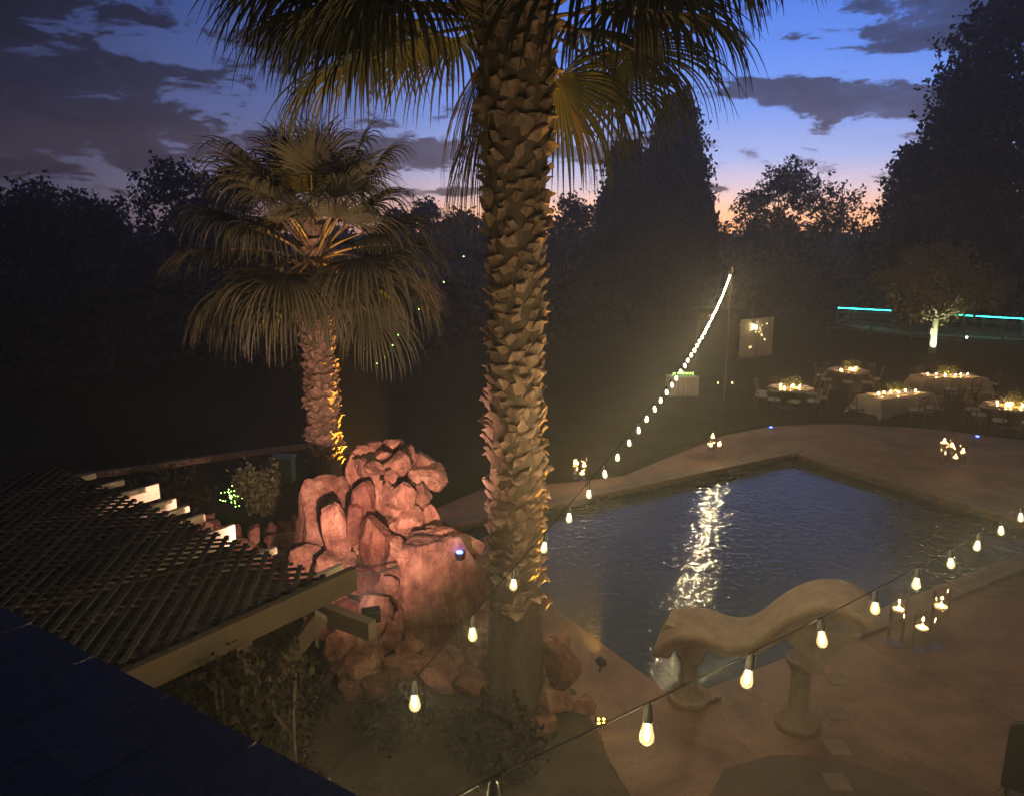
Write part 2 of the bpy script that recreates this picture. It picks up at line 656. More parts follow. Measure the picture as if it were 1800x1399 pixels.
def poly_inside(x, y, poly):
    c = False
    n = len(poly)
    for i in range(n):
        x1, y1 = poly[i]
        x2, y2 = poly[(i + 1) % n]
        if (y1 > y) != (y2 > y) and x < (x2 - x1) * (y - y1) / (y2 - y1) + x1:
            c = not c
    return c


def seg_dist(x, y, poly):
    best = 1e9
    for i in range(len(poly)):
        ax, ay = poly[i]
        bx, by = poly[(i + 1) % len(poly)]
        t = max(0, min(1, ((x - ax) * (bx - ax) + (y - ay) * (by - ay)) / ((bx - ax) ** 2 + (by - ay) ** 2 + 1e-9)))
        best = min(best, math.hypot(x - ax - t * (bx - ax), y - ay - t * (by - ay)))
    return best


def sstep(a, b_, x):
    t = max(0, min(1, (x - a) / (b_ - a)))
    return t * t * (3 - 2 * t)


EDGE_X = [-140, -20, -8, -5, -1, 1.2, 2.4, 5.4, 6.85, 9, 10.9, 12.8, 18, 20, 40, 160]
EDGE_Y = [-10, 8, 16, 17.5, 15.8, 15.4, 15.9, 19.2, 20.1, 20.4, 20.0, 18.8, 12.7, 8, 4, -10]


def ground_z(x, y):
    f = y - np.interp(x, EDGE_X, EDGE_Y)
    z = -.05 - .95 * sstep(.2, 3.6, f)
    if y > 70:
        z += 5.0 * sstep(70, 125, y)
    z += .05 * noise.noise(Vector((x * .15, y * .15, 0))) * sstep(2, 8, f)
    return z


xs = np.unique(np.concatenate([np.linspace(-150, -14, 40), np.arange(-14, 22.01, .6), np.linspace(22.6, 170, 50)]))
ys = np.unique(np.concatenate([np.linspace(-20, 0, 8), np.arange(0, 26, .6), np.linspace(26, 60, 40), np.linspace(61, 150, 40)]))
gv, gf = [], []
for y in ys:
    for x in xs:
        z = ground_z(x, y)
        if poly_inside(x, y, deck_edge):
            if seg_dist(x, y, deck_edge) > .25:
                z = -.9
            else:
                z = -.2
        gv.append((x, y, z))
nx = len(xs)
for j in range(len(ys) - 1):
    for i in range(nx - 1):
        gf.append((j * nx + i, j * nx + i + 1, (j + 1) * nx + i + 1, (j + 1) * nx + i))
ground = MB().add(gv, gf).build('lawn_ground', M['lawn'], None, 180)
ground['kind'] = 'structure'

# water sheet and coping
wb = MB()
cn = [pool(0.005, 0.005, -.14), pool(PU - .005, 0.005, -.14), pool(PU - .005, PV - .005, -.14), pool(.005, PV - .005, -.14)]
wb.add(cn, [(0, 1, 2, 3)] if (cn[1] - cn[0]).cross(cn[2] - cn[0]).z > 0 else [(3, 2, 1, 0)])
water = wb.build('pool_water', M['water'])
water['kind'] = 'structure'


def coping_run(a, b_, wdt, name='coping_stone'):
    L = (b_ - a).length
    n = max(1, round(L / .6))
    d = (b_ - a) / n
    dn, s, u = frame_from(d)
    for i in range(n):
        c = a + d * (i + .5)
        c.z = .012
        mb = MB().box((0, 0, 0), (d.length - .008, wdt, .075), (dn, s, u))
        o = mb.build(name, M['coping'], deck)
        o.location = c
        bevel(o, .012, 2)


coping_run(pool(-.18, -.03), pool(PU, -.03), .34)
coping_run(pool(-.03, -.2 + .37), pool(-.03, PV), .34)
coping_run(pool(.15, PV + .03), pool(6.2, PV + .03), .34)
for a, b_, off in ((pool(0, 0), pool(PU, 0), pv), (pool(0, 0), pool(0, PV), pu), (pool(0, PV), pool(PU, PV), -pv), (pool(PU, 0), pool(PU, PV), -pu)):
    mb = MB()
    q = off * .012
    n_ = max(1, round((b_ - a).length / .3))
    for i in range(n_):
        x0, x1 = a.lerp(b_, i / n_ + .006), a.lerp(b_, (i + 1) / n_ - .006)
        mb.add([x0 + q + Vector((0, 0, -.9)), x1 + q + Vector((0, 0, -.9)), x1 + q + Vector((0, 0, -.03)), x0 + q + Vector((0, 0, -.03))], [(0, 1, 2, 3)])
    mb.build('pool_wall_tiles', M['tile'], deck)['kind'] = 'stuff'

# control joints sawn into the near deck
for k, (a, b_) in enumerate([(pool(1.0, PV + .35), pool(1.0, PV + 9)), (pool(3.6, PV + .35), pool(3.6, PV + 9)), (pool(6.2, PV + .35), pool(6.2, PV + 4)), (pool(-4, PV + 2.6), pool(7.5, PV + 2.6)),
                             (pool(-4, -1.6), pool(4.0, -1.6)), (pool(2.4, -.4), pool(2.4, -2.2)), (pool(-.4, 1.2), pool(-4, 1.2)), (pool(-.4, 3.9), pool(-4, 3.9))]):
    MB().beam(a + Vector((0, 0, .0005)), b_ + Vector((0, 0, .0005)), .012, .003).build('control_joint', M['soil'], deck)

# planting bed in front of the rocks, darker paving, and pale squares built as slabs for a window reflection
bed_pts = [(-2.3, 3.6), (-2.1, 8.6), (-.9, 8.9), (.2, 8.5), (.70, 7.9), (.86, 7.3), (1.0, 6.75), (1.12, 6.2), (1.15, 5.5), (1.1, 4.6), (1.0, 3.6)]
fine = []
for i in range(len(bed_pts)):
    (x0, y0), (x1, y1) = bed_pts[i], bed_pts[(i + 1) % len(bed_pts)]
    m_ = max(1, int(math.hypot(x1 - x0, y1 - y0) / .07))
    for k in range(m_):
        x, y = x0 + (x1 - x0) * k / m_, y0 + (y1 - y0) * k / m_
        fine.append((x + .09 * noise.noise(Vector((x * 2.3, y * 2.3, 3))) + .03 * noise.noise(Vector((x * 9, y * 9, 7))), y + .09 * noise.noise(Vector((x * 2.3, y * 2.3, 11)))))
bed = slab('planting_bed', fine, [], -.25, .012, M['soil'])
arc = []
for k in range(17):
    a = math.radians(95 - k * 8.5)
    arc.append((2.75 + 1.65 * math.cos(a), 5.05 + 1.75 * math.sin(a)))
dark = slab('dark_paving', [(1.45, 3.6), (1.5, 5.0), (1.7, 6.0), (2.1, 6.6)] + arc, [], -.2, .006, M['dark_pave'])
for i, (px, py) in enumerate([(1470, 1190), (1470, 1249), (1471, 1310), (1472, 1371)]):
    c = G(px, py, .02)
    o = MB().box((0, 0, 0), (.23, .26, .04)).build('reflection_square', M['reflection_square'], dark)
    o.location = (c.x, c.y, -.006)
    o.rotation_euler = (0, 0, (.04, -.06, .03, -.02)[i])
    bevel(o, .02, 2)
# kerb of the far path on the left
kb = empty('path_kerb', (-6.5, 17.5, 0), 'low pale kerb line crossing the dark ground left of the small palm', 'kerb')
kp = [Vector((-9.5, 15.6, 0)), Vector((-7.9, 16.4, 0)), Vector((-6.3, 17.6, 0)), Vector((-5.0, 18.6, 0)), Vector((-3.6, 19.0, 0)), Vector((-2.2, 19.1, 0))]
for i in range(len(kp) - 1):
    for k in range(2):
        a, b_ = kp[i].lerp(kp[i + 1], k / 2), kp[i].lerp(kp[i + 1], (k + 1) / 2)
        za, zb = ground_z(a.x, a.y) + .05, ground_z(b_.x, b_.y) + .05
        o = MB().beam(Vector((a.x, a.y, za)) - kb.location, Vector((b_.x, b_.y, zb)) - kb.location, .14, .16).build('kerb_stone', M['coping'], kb)

# sand yard behind the lit rail
yard = slab('sand_yard', [(22.0, 46.5), (27, 43.2), (60, 37), (90, 50), (60, 66), (27, 60), (21.5, 51)], [], -1.2, -.94, M['sand'])


# ================================================================== TREES
def limb_pts(a, b_, rng, n=5, wob=.08):
    a, b_ = Vector(a), Vector(b_)
    L = (b_ - a).length
    out = []
    for i in range(n + 1):
        t = i / n
        q = a.lerp(b_, t)
        q.z -= L * .12 * math.sin(PI * t) * (1 if b_.z > a.z else 0)
        if 0 < i < n:
            q += Vector(rng.normal(size=3)) * L * wob * .5
        out.append(q)
    return out


def broad_tree(base, height, spread, seed, label, name='broadleaf_tree', group='trees beyond the lawn', leaf='leaf_dark', nleaf=9000, lsize=.30, trunk_h=.22, bark='bark', sparse=False,
               trunk_r=None, nclump=26, low=.25, cs=1.0, ragged=.18):
    rng = np.random.default_rng(seed)
    root = empty(name, base, label, 'tree', group)
    tr = trunk_r or height * .028
    mb = MB()
    top = Vector((rng.normal() * .15, rng.normal() * .15, height * trunk_h))
    mb.tube([(0, 0, -.3), (0, 0, .1), top * .5, top], [tr * 1.5, tr * 1.15, tr * .95, tr * .85], 10)
    clumps = []
    for k in range(nclump):
        th = rng.uniform(0, 2 * PI)
        hh = rng.uniform(low, 1.0)
        prof = math.sin(PI * min(1, (hh - low) / (1 - low) * .86 + .14)) ** .7
        rr = spread * prof * math.sqrt(rng.uniform(.1, 1.0))
        c = Vector((rr * math.cos(th), rr * math.sin(th), height * (hh * .92)))
        clumps.append((c, height * rng.uniform(.07, .15) * (1.25 if not sparse else .85) * cs))
    clumps.append((Vector((0, 0, height * .93)), height * .09))
    for c, r in clumps[:14]:
        mb.tube(limb_pts(top, c, rng), [tr * .5, tr * .4, tr * .3, tr * .22, tr * .15, tr * .08], 6)
    mb.build('trunk', M[bark], root, 60)
    pts = []
    tot = sum(r ** 2 for _, r in clumps)
    for c, r in clumps:
        n = int(nleaf * r * r / tot)
        m_ = max(1, n // 7)
        q = sphere_pts(rng, m_, .3) * np.array([r * 1.15, r * 1.15, r * .85])
        q += rng.normal(size=(m_, 3)) * r * ragged * .5
        q = np.repeat(q, 7, axis=0) + rng.normal(size=(m_ * 7, 3)) * lsize * .55
        pts.append(q + np.array(c))
    pts = np.concatenate(pts)
    v, f = leaf_quads(pts, lsize, rng)
    link('crown', np_mesh('crown', v, f, M[leaf]), root)
    return root


def cypress(base, height, rad, seed, label, group='pair of tall cypresses', nleaf=14000):
    rng = np.random.default_rng(seed)
    root = empty('cypress_tree', base, label, 'tree', group)
    MB().tube([(0, 0, -.3), (0, 0, height * .3), (0, 0, height * .92)], [rad * .1, rad * .07, .02], 8).build('trunk', M['bark'], root, 60)
    pts = []
    dirs = []
    plumes = 150
    for k in range(plumes):
        h0 = rng.uniform(.02, .93) ** .9
        prof = (1 - h0) ** .62 * min(1, .5 + h0 * 3.0)
        th = rng.uniform(0, 2 * PI)
        R = rad * prof * rng.uniform(.72, 1.04)
        n = nleaf // plumes
        t = rng.uniform(0, 1, n)
        L = height * rng.uniform(.08, .15)
        x = R * math.cos(th) * (1 + .05 * t)
        y = R * math.sin(th) * (1 + .05 * t)
        z = h0 * height + t * L
        w = rad * .17 * (1 - t) ** .6 + .03
        pts.append(np.stack([x + rng.normal(size=n) * w, y + rng.normal(size=n) * w, z], 1))
    m = nleaf // 3
    h0 = rng.uniform(0, .95, m)
    R = rad * (1 - h0) ** .62 * np.minimum(1, .5 + h0 * 3) * np.sqrt(rng.uniform(0, .8, m))
    th = rng.uniform(0, 2 * PI, m)
    pts.append(np.stack([R * np.cos(th), R * np.sin(th), h0 * height], 1))
    v, f = leaf_quads(np.concatenate(pts), .38, rng, up=1.6, aspect=1.7)
    link('crown', np_mesh('crown', v, f, M['leaf_cyp']), root)
    return root


def conifer(base, height, rad, seed, label, nleaf=15000, whorls=22, lsize=.36, leaf='leaf_cyp', group='tall evergreens on the right'):
    rng = np.random.default_rng(seed)
    root = empty('evergreen_tree', base, label, 'tree', group)
    mb = MB().tube([(0, 0, -.3), (0, 0, height * .5), (0, 0, height * .97)], [height * .025, height * .015, .03], 8)
    pts = []
    for k in range(whorls):
        h0 = .04 + .93 * k / whorls
        nb = 7
        for j in range(nb):
            th = 2 * PI * (j + rng.uniform(-.3, .3)) / nb + k * 1.1
            R = rad * (1 - h0) ** .75 * rng.uniform(.65, 1.12) + .25
            a = Vector((0, 0, h0 * height))
            e = Vector((R * math.cos(th), R * math.sin(th), h0 * height + R * rng.uniform(.0, .35)))
            mb.tube([a, a.lerp(e, .5) - Vector((0, 0, R * .05)), e], [height * .006, height * .004, .01], 4)
            n = max(8, int(nleaf / (whorls * nb)))
            t = rng.uniform(.15, 1.05, n)
            q = np.array(a)[None] + (np.array(e) - np.array(a))[None] * t[:, None]
            q += rng.normal(size=(n, 3)) * (.10 + .10 * R * (1 - np.abs(t - .6)))[:, None]
            pts.append(q)
    mb.build('trunk', M['bark'], root, 60)
    v, f = leaf_quads(np.concatenate(pts), lsize, rng, up=.6)
    link('crown', np_mesh('crown', v, f, M[leaf]), root)
    return root


def top_at(px, py, d):
    """height above its ground for a tree standing at distance d whose tip shows at (px, py)"""
    q = at(px, py, d)
    gz = ground_z(q.x, q.y)
    return Vector((q.x, q.y, gz)), q.z - gz


# left trees
for i, (px, py, d, sp, sd, lab, ns) in enumerate([
        (75, 320, 46, 5.2, 3, 'broad dark tree filling the left edge of the skyline', 9500),
        (165, 355, 50, 4.0, 5, 'lower dark tree beside the left edge tree, right of it', 7000),
        (300, 285, 44, 3.6, 7, 'dark tree rising behind the small palm fronds on the left', 8500),
        (390, 300, 47, 3.6, 9, 'dark tree hidden mostly behind the small palm crown', 7000),
        (10, 352, 40, 3.8, 12, 'dark tree cut by the left edge of the photo', 7000)]):
    b0, h0 = top_at(px, py, d)
    broad_tree(b0, h0, sp, 100 + sd, lab, nleaf=ns, lsize=.30, low=.12, nclump=34)
# scrub trees on the skyline between the palms
for i, (px, py, d, sp, lab) in enumerate([
        (700, 372, 62, 3.0, 'low scrubby tree on the skyline right of the small palm'),
        (748, 352, 64, 2.2, 'thin leafy tree standing up from the skyline between the two palms'),
        (815, 372, 66, 3.0, 'low scrubby tree on the skyline just left of the big trunk'),
        (1000, 345, 62, 3.4, 'low scrubby tree on the skyline between big trunk and cypresses')]):
    b0, h0 = top_at(px, py, d)
    broad_tree(b0, h0, sp, 140 + i, lab, nleaf=5200, lsize=.34, low=.30, nclump=26, sparse=True, ragged=.6, name='scrub_tree')
b0, h0 = top_at(1192, 178, 60)
cypress(b0, h0, 3.5, 21, 'tallest dark cypress standing against the sunset sky', nleaf=34000)
b0, h0 = top_at(1105, 250, 59)
cypress(b0, h0, 3.0, 22, 'shorter dark cypress leaning on the left of the tallest one', nleaf=22000)
b0, h0 = top_at(1235, 335, 57)
cypress(b0, h0, 1.6, 23, 'small dark cypress at the right foot of the tallest one', nleaf=5000)
b0, h0 = top_at(1400, 285, 62)
broad_tree(b0, h0, 5.0, 161, 'open airy tree in front of the orange glow right of the cypresses', nleaf=7200, lsize=.30, low=.42, nclump=42, sparse=True, ragged=.5)
b0, h0 = top_at(1340, 330, 66)
broad_tree(b0, h0, 3.4, 163, 'smaller airy bush beside the airy tree, nearer the cypresses', nleaf=3000, lsize=.30, low=.45, nclump=26, sparse=True, ragged=.5, name='scrub_tree')
b0, h0 = top_at(1612, 243, 55)
conifer(b0, h0, 4.6, 31, 'feathery evergreen with upswept boughs left of the black tree mass', nleaf=15000)
b0, h0 = top_at(1715, 85, 46)
broad_tree(b0, h0, 2.6, 171, 'tall black tree whose round crown stands left of the tallest right tree', nleaf=24000, lsize=.32, low=.08, nclump=130, cs=.55, group='tall evergreens on the right')
b0, h0 = top_at(1830, -120, 44)
broad_tree(b0, h0, 4.6, 172, 'tallest black tree running out of the top right corner', nleaf=30000, lsize=.36, low=.06, nclump=150, cs=.62, group='tall evergreens on the right')
b0, h0 = top_at(1880, 120, 52)
broad_tree(b0, h0, 5.0, 173, 'black tree at the right edge behind the tallest one', nleaf=9000, lsize=.34, low=.06, nclump=50, group='tall evergreens on the right')

# uplit autumn tree on the lawn
ab = G(1637, 622, -1.0)
aut = broad_tree(ab, 5.4, 2.7, 181, 'tree with floodlit pale trunk and orange leaves on the lawn', nleaf=9500, lsize=.20, low=.36, nclump=44, leaf='leaf_aut', bark='palebark', trunk_h=.34, trunk_r=.17,
                 name='lawn_tree', group='lawn trees')

# far wood that closes the view: one mass of foliage on the rise
rng = np.random.default_rng(77)
pts = []
for x in np.linspace(-95, 135, 150):
    y = 78 + rng.uniform(-6, 14)
    gz = ground_z(x, y)
    hh = at(900, 388 + rng.uniform(-4, 10), y).z - gz
    k = 270
    q = sphere_pts(rng, k, .4) * np.array([2.6, 1.6, hh * .52])
    q[:, 2] += hh * .5
    q += np.array([x, y, gz])
    pts.append(q)
v, f = leaf_quads(np.concatenate(pts), .62, rng, aspect=1.3)
wood = link('distant_wood', np_mesh('distant_wood', v, f, M['leaf_dark']))
tag(wood, 'dark wood closing the view along the whole skyline', 'wood', kind='stuff')
# hedge row at the edge of the lawn, countable bushes
for i, (px, py, d, w_) in enumerate([(60, 560, 30, 2.6), (180, 520, 33, 2.8), (330, 500, 36, 2.8), (480, 520, 34, 2.6), (640, 500, 38, 2.8), (780, 500, 40, 2.8), (990, 490, 44, 2.8), (1080, 470, 50, 2.8),
                                     (1180, 460, 52, 3.0), (1330, 455, 54, 3.0), (1420, 460, 56, 3.0)]):
    q = at(px, py, d)
    gz = ground_z(q.x, q.y)
    hh = q.z - gz + .4
    rng = np.random.default_rng(300 + i)
    root = empty('lawn_bush', (q.x, q.y, gz), ['outermost of the dark bushes at the left end of the hedge row', 'second dark bush from the left in the hedge row',
                 'third dark bush from the left in the hedge row', 'dark bush right behind the small palm trunk', 'dark bush right of the small palm trunk', 'dark bush just left of the big palm trunk',
                 'dark bush just right of the big palm trunk', 'dark bush left of the upper end of the light string', 'dark bush behind the upper end of the light string', 'dark bush behind the plank panel',
                 'dark bush between the plank panel and the teal rail'][i], 'bush', 'dark bushes along the lawn edge')
    MB().tube([(0, 0, -.2), (0, 0, hh * .5)], [.12, .04], 6).build('stem', M['bark'], root)
    q = sphere_pts(rng, 3600, .35) * np.array([w_, w_ * .8, hh * .55])
    q[:, 2] += hh * .5
    q += rng.normal(size=q.shape) * .25
    v, f = leaf_quads(q, .26, rng)
    link('foliage', np_mesh('foliage', v, f, M['leaf_dark']), root)


# ================================================================== PALMS
def make_boot(seed):
    rng = random.Random(seed)
    mb = MB()
    rows = []
    tipw = rng.uniform(.038, .072)
    for t, y, z, hw in ((0, -.03, 0, .090), (.45, .010, .066, .086), (.8, .026, .112, .072), (1, .044 + rng.uniform(-.02, .03), .130 + rng.uniform(-.04, .045), tipw)):
        j = [rng.uniform(-.016, .016) for _ in range(6)]
        th = .024 * (1 - t) + .010
        rows.append([(-hw, y - .018 + j[0], z + j[1]), (0, y + .022, z + j[2] * (2 if t == 1 else 1)), (hw, y - .018 + j[3], z + j[4]),
                     (hw * .9, y - .018 - th, z), (0, y + .012 - th, z + j[2] * (2 if t == 1 else 1)), (-hw * .9, y - .018 - th, z)])
    vs = [q for r in rows for q in r]
    fs = []
    for i in range(len(rows) - 1):
        for k in range(6):
            k2 = (k + 1) % 6
            fs.append((i * 6 + k, i * 6 + k2, (i + 1) * 6 + k2, (i + 1) * 6 + k))
    e = (len(rows) - 1) * 6
    fs.append(tuple(e + k for k in range(6)))
    mb.add(vs, fs)
    return mb


boot_mb = [make_boot(i) for i in range(6)]
boot_me = [b.mesh('leaf_base', M['boot']) for b in boot_mb]


def make_frond(base, a, e, Lp, Ls, droop, rng, nseg=38, spread=118, pet_g=.35, width=1.0):
    """returns (blade MB, petiole MB), coordinates in the palm's own space"""
    pet = MB()
    d = Vector((math.cos(e) * math.cos(a), math.cos(e) * math.sin(a), math.sin(e)))
    q = Vector(base)
    pts = [q.copy()]
    n = 7
    for i in range(n):
        q = q + d * (Lp / n)
        d = (d + Vector((0, 0, -pet_g * Lp / n))).normalized()
        pts.append(q.copy())
    pet.tube(pts, [.035, .026, .020, .017, .015, .014, .013, .012], 5)
    hub = pts[-1]
    s = d.cross(Vector((0, 0, 1)))
    if s.length < .1:
        s = Vector((-math.sin(a), math.cos(a), 0))
    s.normalize()
    roll = rng.uniform(-.35, .35)
    nrm = s.cross(d).normalized()
    s, nrm = (s * math.cos(roll) + nrm * math.sin(roll)), (nrm * math.cos(roll) - s * math.sin(roll))
    bl = MB()
    dphi = math.radians(2 * spread) / nseg
    steps = 10
    for k in range(nseg):
        ph = -math.radians(spread) + (k + .5) * dphi
        L = Ls * (.70 + .30 * math.cos(ph * .62)) * rng.uniform(.90, 1.08)
        dirv = (d * math.cos(ph) + s * math.sin(ph) + nrm * (.10 + .10 * math.cos(ph))).normalized()
        across = (s * math.cos(ph) - d * math.sin(ph)).normalized()
        pos = hub.copy()
        split = rng.uniform(.36, .48)
        dj = droop * rng.uniform(.6, 1.45)
        rows = []
        for i in range(steps + 1):
            t = i / steps
            r = L * t
            w = r * math.tan(dphi / 2) * 1.06 * width if t < split else L * split * math.tan(dphi / 2) * 1.06 * width * (1 - (t - split) / (1 - split)) ** .75
            w = max(w, .002)
            up = dirv.cross(across).normalized()
            rows.append((pos - across * w - up * w * .35, pos + up * w * .35, pos + across * w - up * w * .35))
            pos = pos + dirv * (L / steps)
            g = dj * (.04 if t < .25 else .30 * min(1, (t - .15) * 2.2)) * 8 / steps
            dirv = (dirv + Vector((0, 0, -1)) * g + Vector((rng.gauss(0, 1), rng.gauss(0, 1), 0)) * .035 * t).normalized()
            across = (across - dirv * across.dot(dirv)).normalized()
        vs = [x for r in rows for x in r]
        fs = []
        for i in range(steps):
            fs += [(i * 3, i * 3 + 1, i * 3 + 4, i * 3 + 3), (i * 3 + 1, i * 3 + 2, i * 3 + 5, i * 3 + 4)]
        bl.add(vs, fs)
    return bl, pet


def palm(base, label, prof, z_boot, crown_z, fronds, seed, boots_n, boot_scale=1.0, rough_base=True):
    rng = random.Random(seed)
    root = empty('palm_tree', base, label, 'palm tree', 'fan palms beside the rock waterfall')
    mb = MB()
    zz = [z for z, _ in prof]
    rr = [r for _, r in prof]
    n = 28
    z = -.1
    rings = []
    while z < zz[-1]:
        r = float(np.interp(z, zz, rr))
        rings.append([Vector((math.cos(2 * PI * k / n), math.sin(2 * PI * k / n), 0)) * (r * (1 + .05 * noise.noise(Vector((math.cos(2 * PI * k / n) * 3, math.sin(2 * PI * k / n) * 3, z * 9))))) + Vector((0, 0, z)) for k in range(n)])
        z += .06
    vs = [q for r in rings for q in r]
    fs = []
    for i in range(len(rings) - 1):
        for k in range(n):
            k2 = (k + 1) % n
            fs.append((i * n + k, i * n + k2, (i + 1) * n + k2, (i + 1) * n + k))
    mb.add(vs, fs)
    mb.build('trunk', M['palmtrunk'], root, 180)
    # leaf bases in a spiral; those on the side of the house singly, the rest as one part
    view = Vector((-base[0], -base[1], 0)).normalized()
    rest = MB()
    count = 0
    for k in range(boots_n):
        t = k / boots_n
        z = z_boot + (zz[-1] - z_boot - .1) * t + rng.uniform(-.03, .03)
        a = k * 2.39996 + rng.uniform(-.12, .12)
        r = float(np.interp(z, zz, rr))
        if t < .05 and rng.random() < .35:
            continue
        outv = Vector((math.cos(a), math.sin(a), 0))
        sc = boot_scale * rng.uniform(.68, 1.32)
        tilt = rng.uniform(-.40, .16)
        Mx = Matrix.Translation(outv * (r - .005) + Vector((0, 0, z))) @ Matrix.Rotation(a - PI / 2 + rng.uniform(-.35, .35), 4, 'Z') @ Matrix.Rotation(tilt, 4, 'X') @ Matrix.Rotation(rng.gauss(0, .28), 4, 'Y') @ Matrix.Diagonal((sc, sc, sc * rng.uniform(.85, 1.25), 1))
        i = rng.randrange(6)
        if outv.dot(view) > .02 and count < 300:
            o = bpy.data.objects.new('leaf_base', boot_me[i])
            COL.objects.link(o)
            o.parent = root
            o.matrix_local = Mx
            count += 1
        else:
            rest.add([Mx @ Vector(q) for q in boot_mb[i].v], boot_mb[i].f)
    ro = rest.build('leaf_bases_behind', M['boot'], root)
    ro['kind'] = 'stuff'
    for (a, e, zb, Lp, Ls, dr, dead) in fronds:
        a, e = math.radians(a), math.radians(e)
        rb = float(np.interp(zb, zz, rr)) * .8
        bl, pt = make_frond((math.cos(a) * rb, math.sin(a) * rb, zb), a, e, Lp, Ls, dr, rng, nseg=rng.choice((48, 52, 56)) if not dead else 30, width=.8 if dead else 1.0, spread=118 if not dead else 34)
        o = bl.build('frond', M['frond_dead' if dead else 'frond'], root)
        pt.build('petiole', M['petiole'], o)
    return root


# small palm: azimuth measured from +X (right), 270 = towards the house
rp = random.Random(5)
fr = []
for a in (264, 204, 218, 316, 334, 180, 356, 120, 60):                 # big hanging skirts
    fr.append((a + rp.uniform(-6, 6), rp.uniform(-30, -4), 4.5 + rp.uniform(-.12, .2), .85 + rp.uniform(-.15, .2), 1.5 + rp.uniform(-.15, .15), rp.uniform(1.9, 2.8), False))
for k in range(34):                                         # spiral from the drooping leaves up to the young upright ones
    t = k / 33
    fr.append((k * 137.5 + rp.uniform(-14, 14), 2 + 78 * t ** .9 + rp.uniform(-10, 10), 4.6 + .5 * t, 1.2 + rp.uniform(-.3, .25) , 1.28 - .2 * t + rp.uniform(-.2, .15), rp.uniform(1.2, 2.4) * (1 - .35 * t), rp.random() < .08))
fr.append((268, 35, 4.9, .95, .75, .25, False))
fr.append((255, 62, 5.0, .9, .7, .2, False))
SP = G(577, 905)
palm1 = palm(SP, 'smaller fan palm with full crown behind the rock waterfall', [(-.1, .34), (.5, .31), (1.4, .26), (3.2, .25), (4.2, .28), (5.0, .22), (5.3, .1)], .95, 5.0, fr, 11, 480, 1.0)

fr = []
rp = random.Random(9)
for a in (182, 194, 207, 220, 235, 318, 332, 345, 358, 12, 168, 150, 30, 60, 110, 252, 292):
    up_ = 10 if (a > 310 or a < 40) else 0
    fr.append((a + rp.uniform(-5, 5), rp.uniform(6, 24) + up_, 7.2 + rp.uniform(-.1, .2), 1.15 + rp.uniform(-.12, .2), 1.50 + rp.uniform(-.1, .15), 1.7, False))
for a in (170, 195, 18, 40, 215, 330):
    fr.append((a + rp.uniform(-5, 5), rp.uniform(-8, 8), 7.05, .95 + rp.uniform(-.12, .25), 1.35 + rp.uniform(-.1, .15), 1.9, False))
for k in range(14):
    fr.append((k * 360 / 14 + rp.uniform(-8, 8), rp.uniform(35, 70), 7.7, 1.25, 1.2, .7, False))
fr.append((38, -50, 6.95, .42, 1.30, 2.2, False))
fr.append((200, -80, 6.5, .10, 1.45, 2.6, True))
fr.append((178, -78, 6.85, .10, 1.3, 2.6, True))
fr.append((5, -65, 6.95, .65, .85, 1.5, True))
LP = Vector((.035, 7.75, 0))
palm2 = palm(LP, 'tall fan palm with thick scaly trunk in the middle of the photo', [(-.1, .40), (.25, .34), (1.2, .275), (2.2, .265), (4.2, .25), (5.6, .29), (6.8, .345), (7.5, .29), (7.9, .12)], 1.05, 7.4, fr, 13, 640, .95)


# ================================================================== ROCK WATERFALL
def rock_mesh(seed, size, boxy=.35, cuts=20, sub=4, m='rock', rough=.042):
    rng = random.Random(seed)
    bm = bmesh.new()
    bmesh.ops.create_icosphere(bm, subdivisions=sub, radius=1.0)
    planes = []
    for _ in range(cuts):
        nrm = Vector((rng.gauss(0, 1), rng.gauss(0, 1), rng.gauss(0, .55))).normalized()
        planes.append((nrm, rng.uniform(.52, .86)))
    off = Vector((rng.uniform(0, 50), rng.uniform(0, 50), rng.uniform(0, 50)))
    for v in bm.verts:
        q = v.co.copy()
        mx = max(abs(q.x), abs(q.y), abs(q.z))
        q = q.lerp(q / mx * .92, boxy)
        for nrm, d in planes:
            k = q.dot(nrm) - d
            if k > 0:
                q -= nrm * k
        nn = q.normalized()
        s1 = noise.fractal(q * 2.2 + off, .9, 2.1, 5)
        s2 = 1 - abs(noise.noise(Vector((q.x * 3.5, q.y * 3.5, q.z * 1.0)) + off)) * 2
        q += nn * (s1 * rough * 1.6 - max(0, s2 - .75) * rough * 2.2)
        v.co = Vector((q.x * size[0], q.y * size[1], q.z * size[2])) * .60
    me = bpy.data.meshes.new('boulder')
    bm.to_mesh(me)
    bm.free()
    me.materials.append(M[m])
    me.polygons.foreach_set('use_smooth', [True] * len(me.polygons))
    me.set_sharp_from_angle(angle=math.radians(24))
    return me


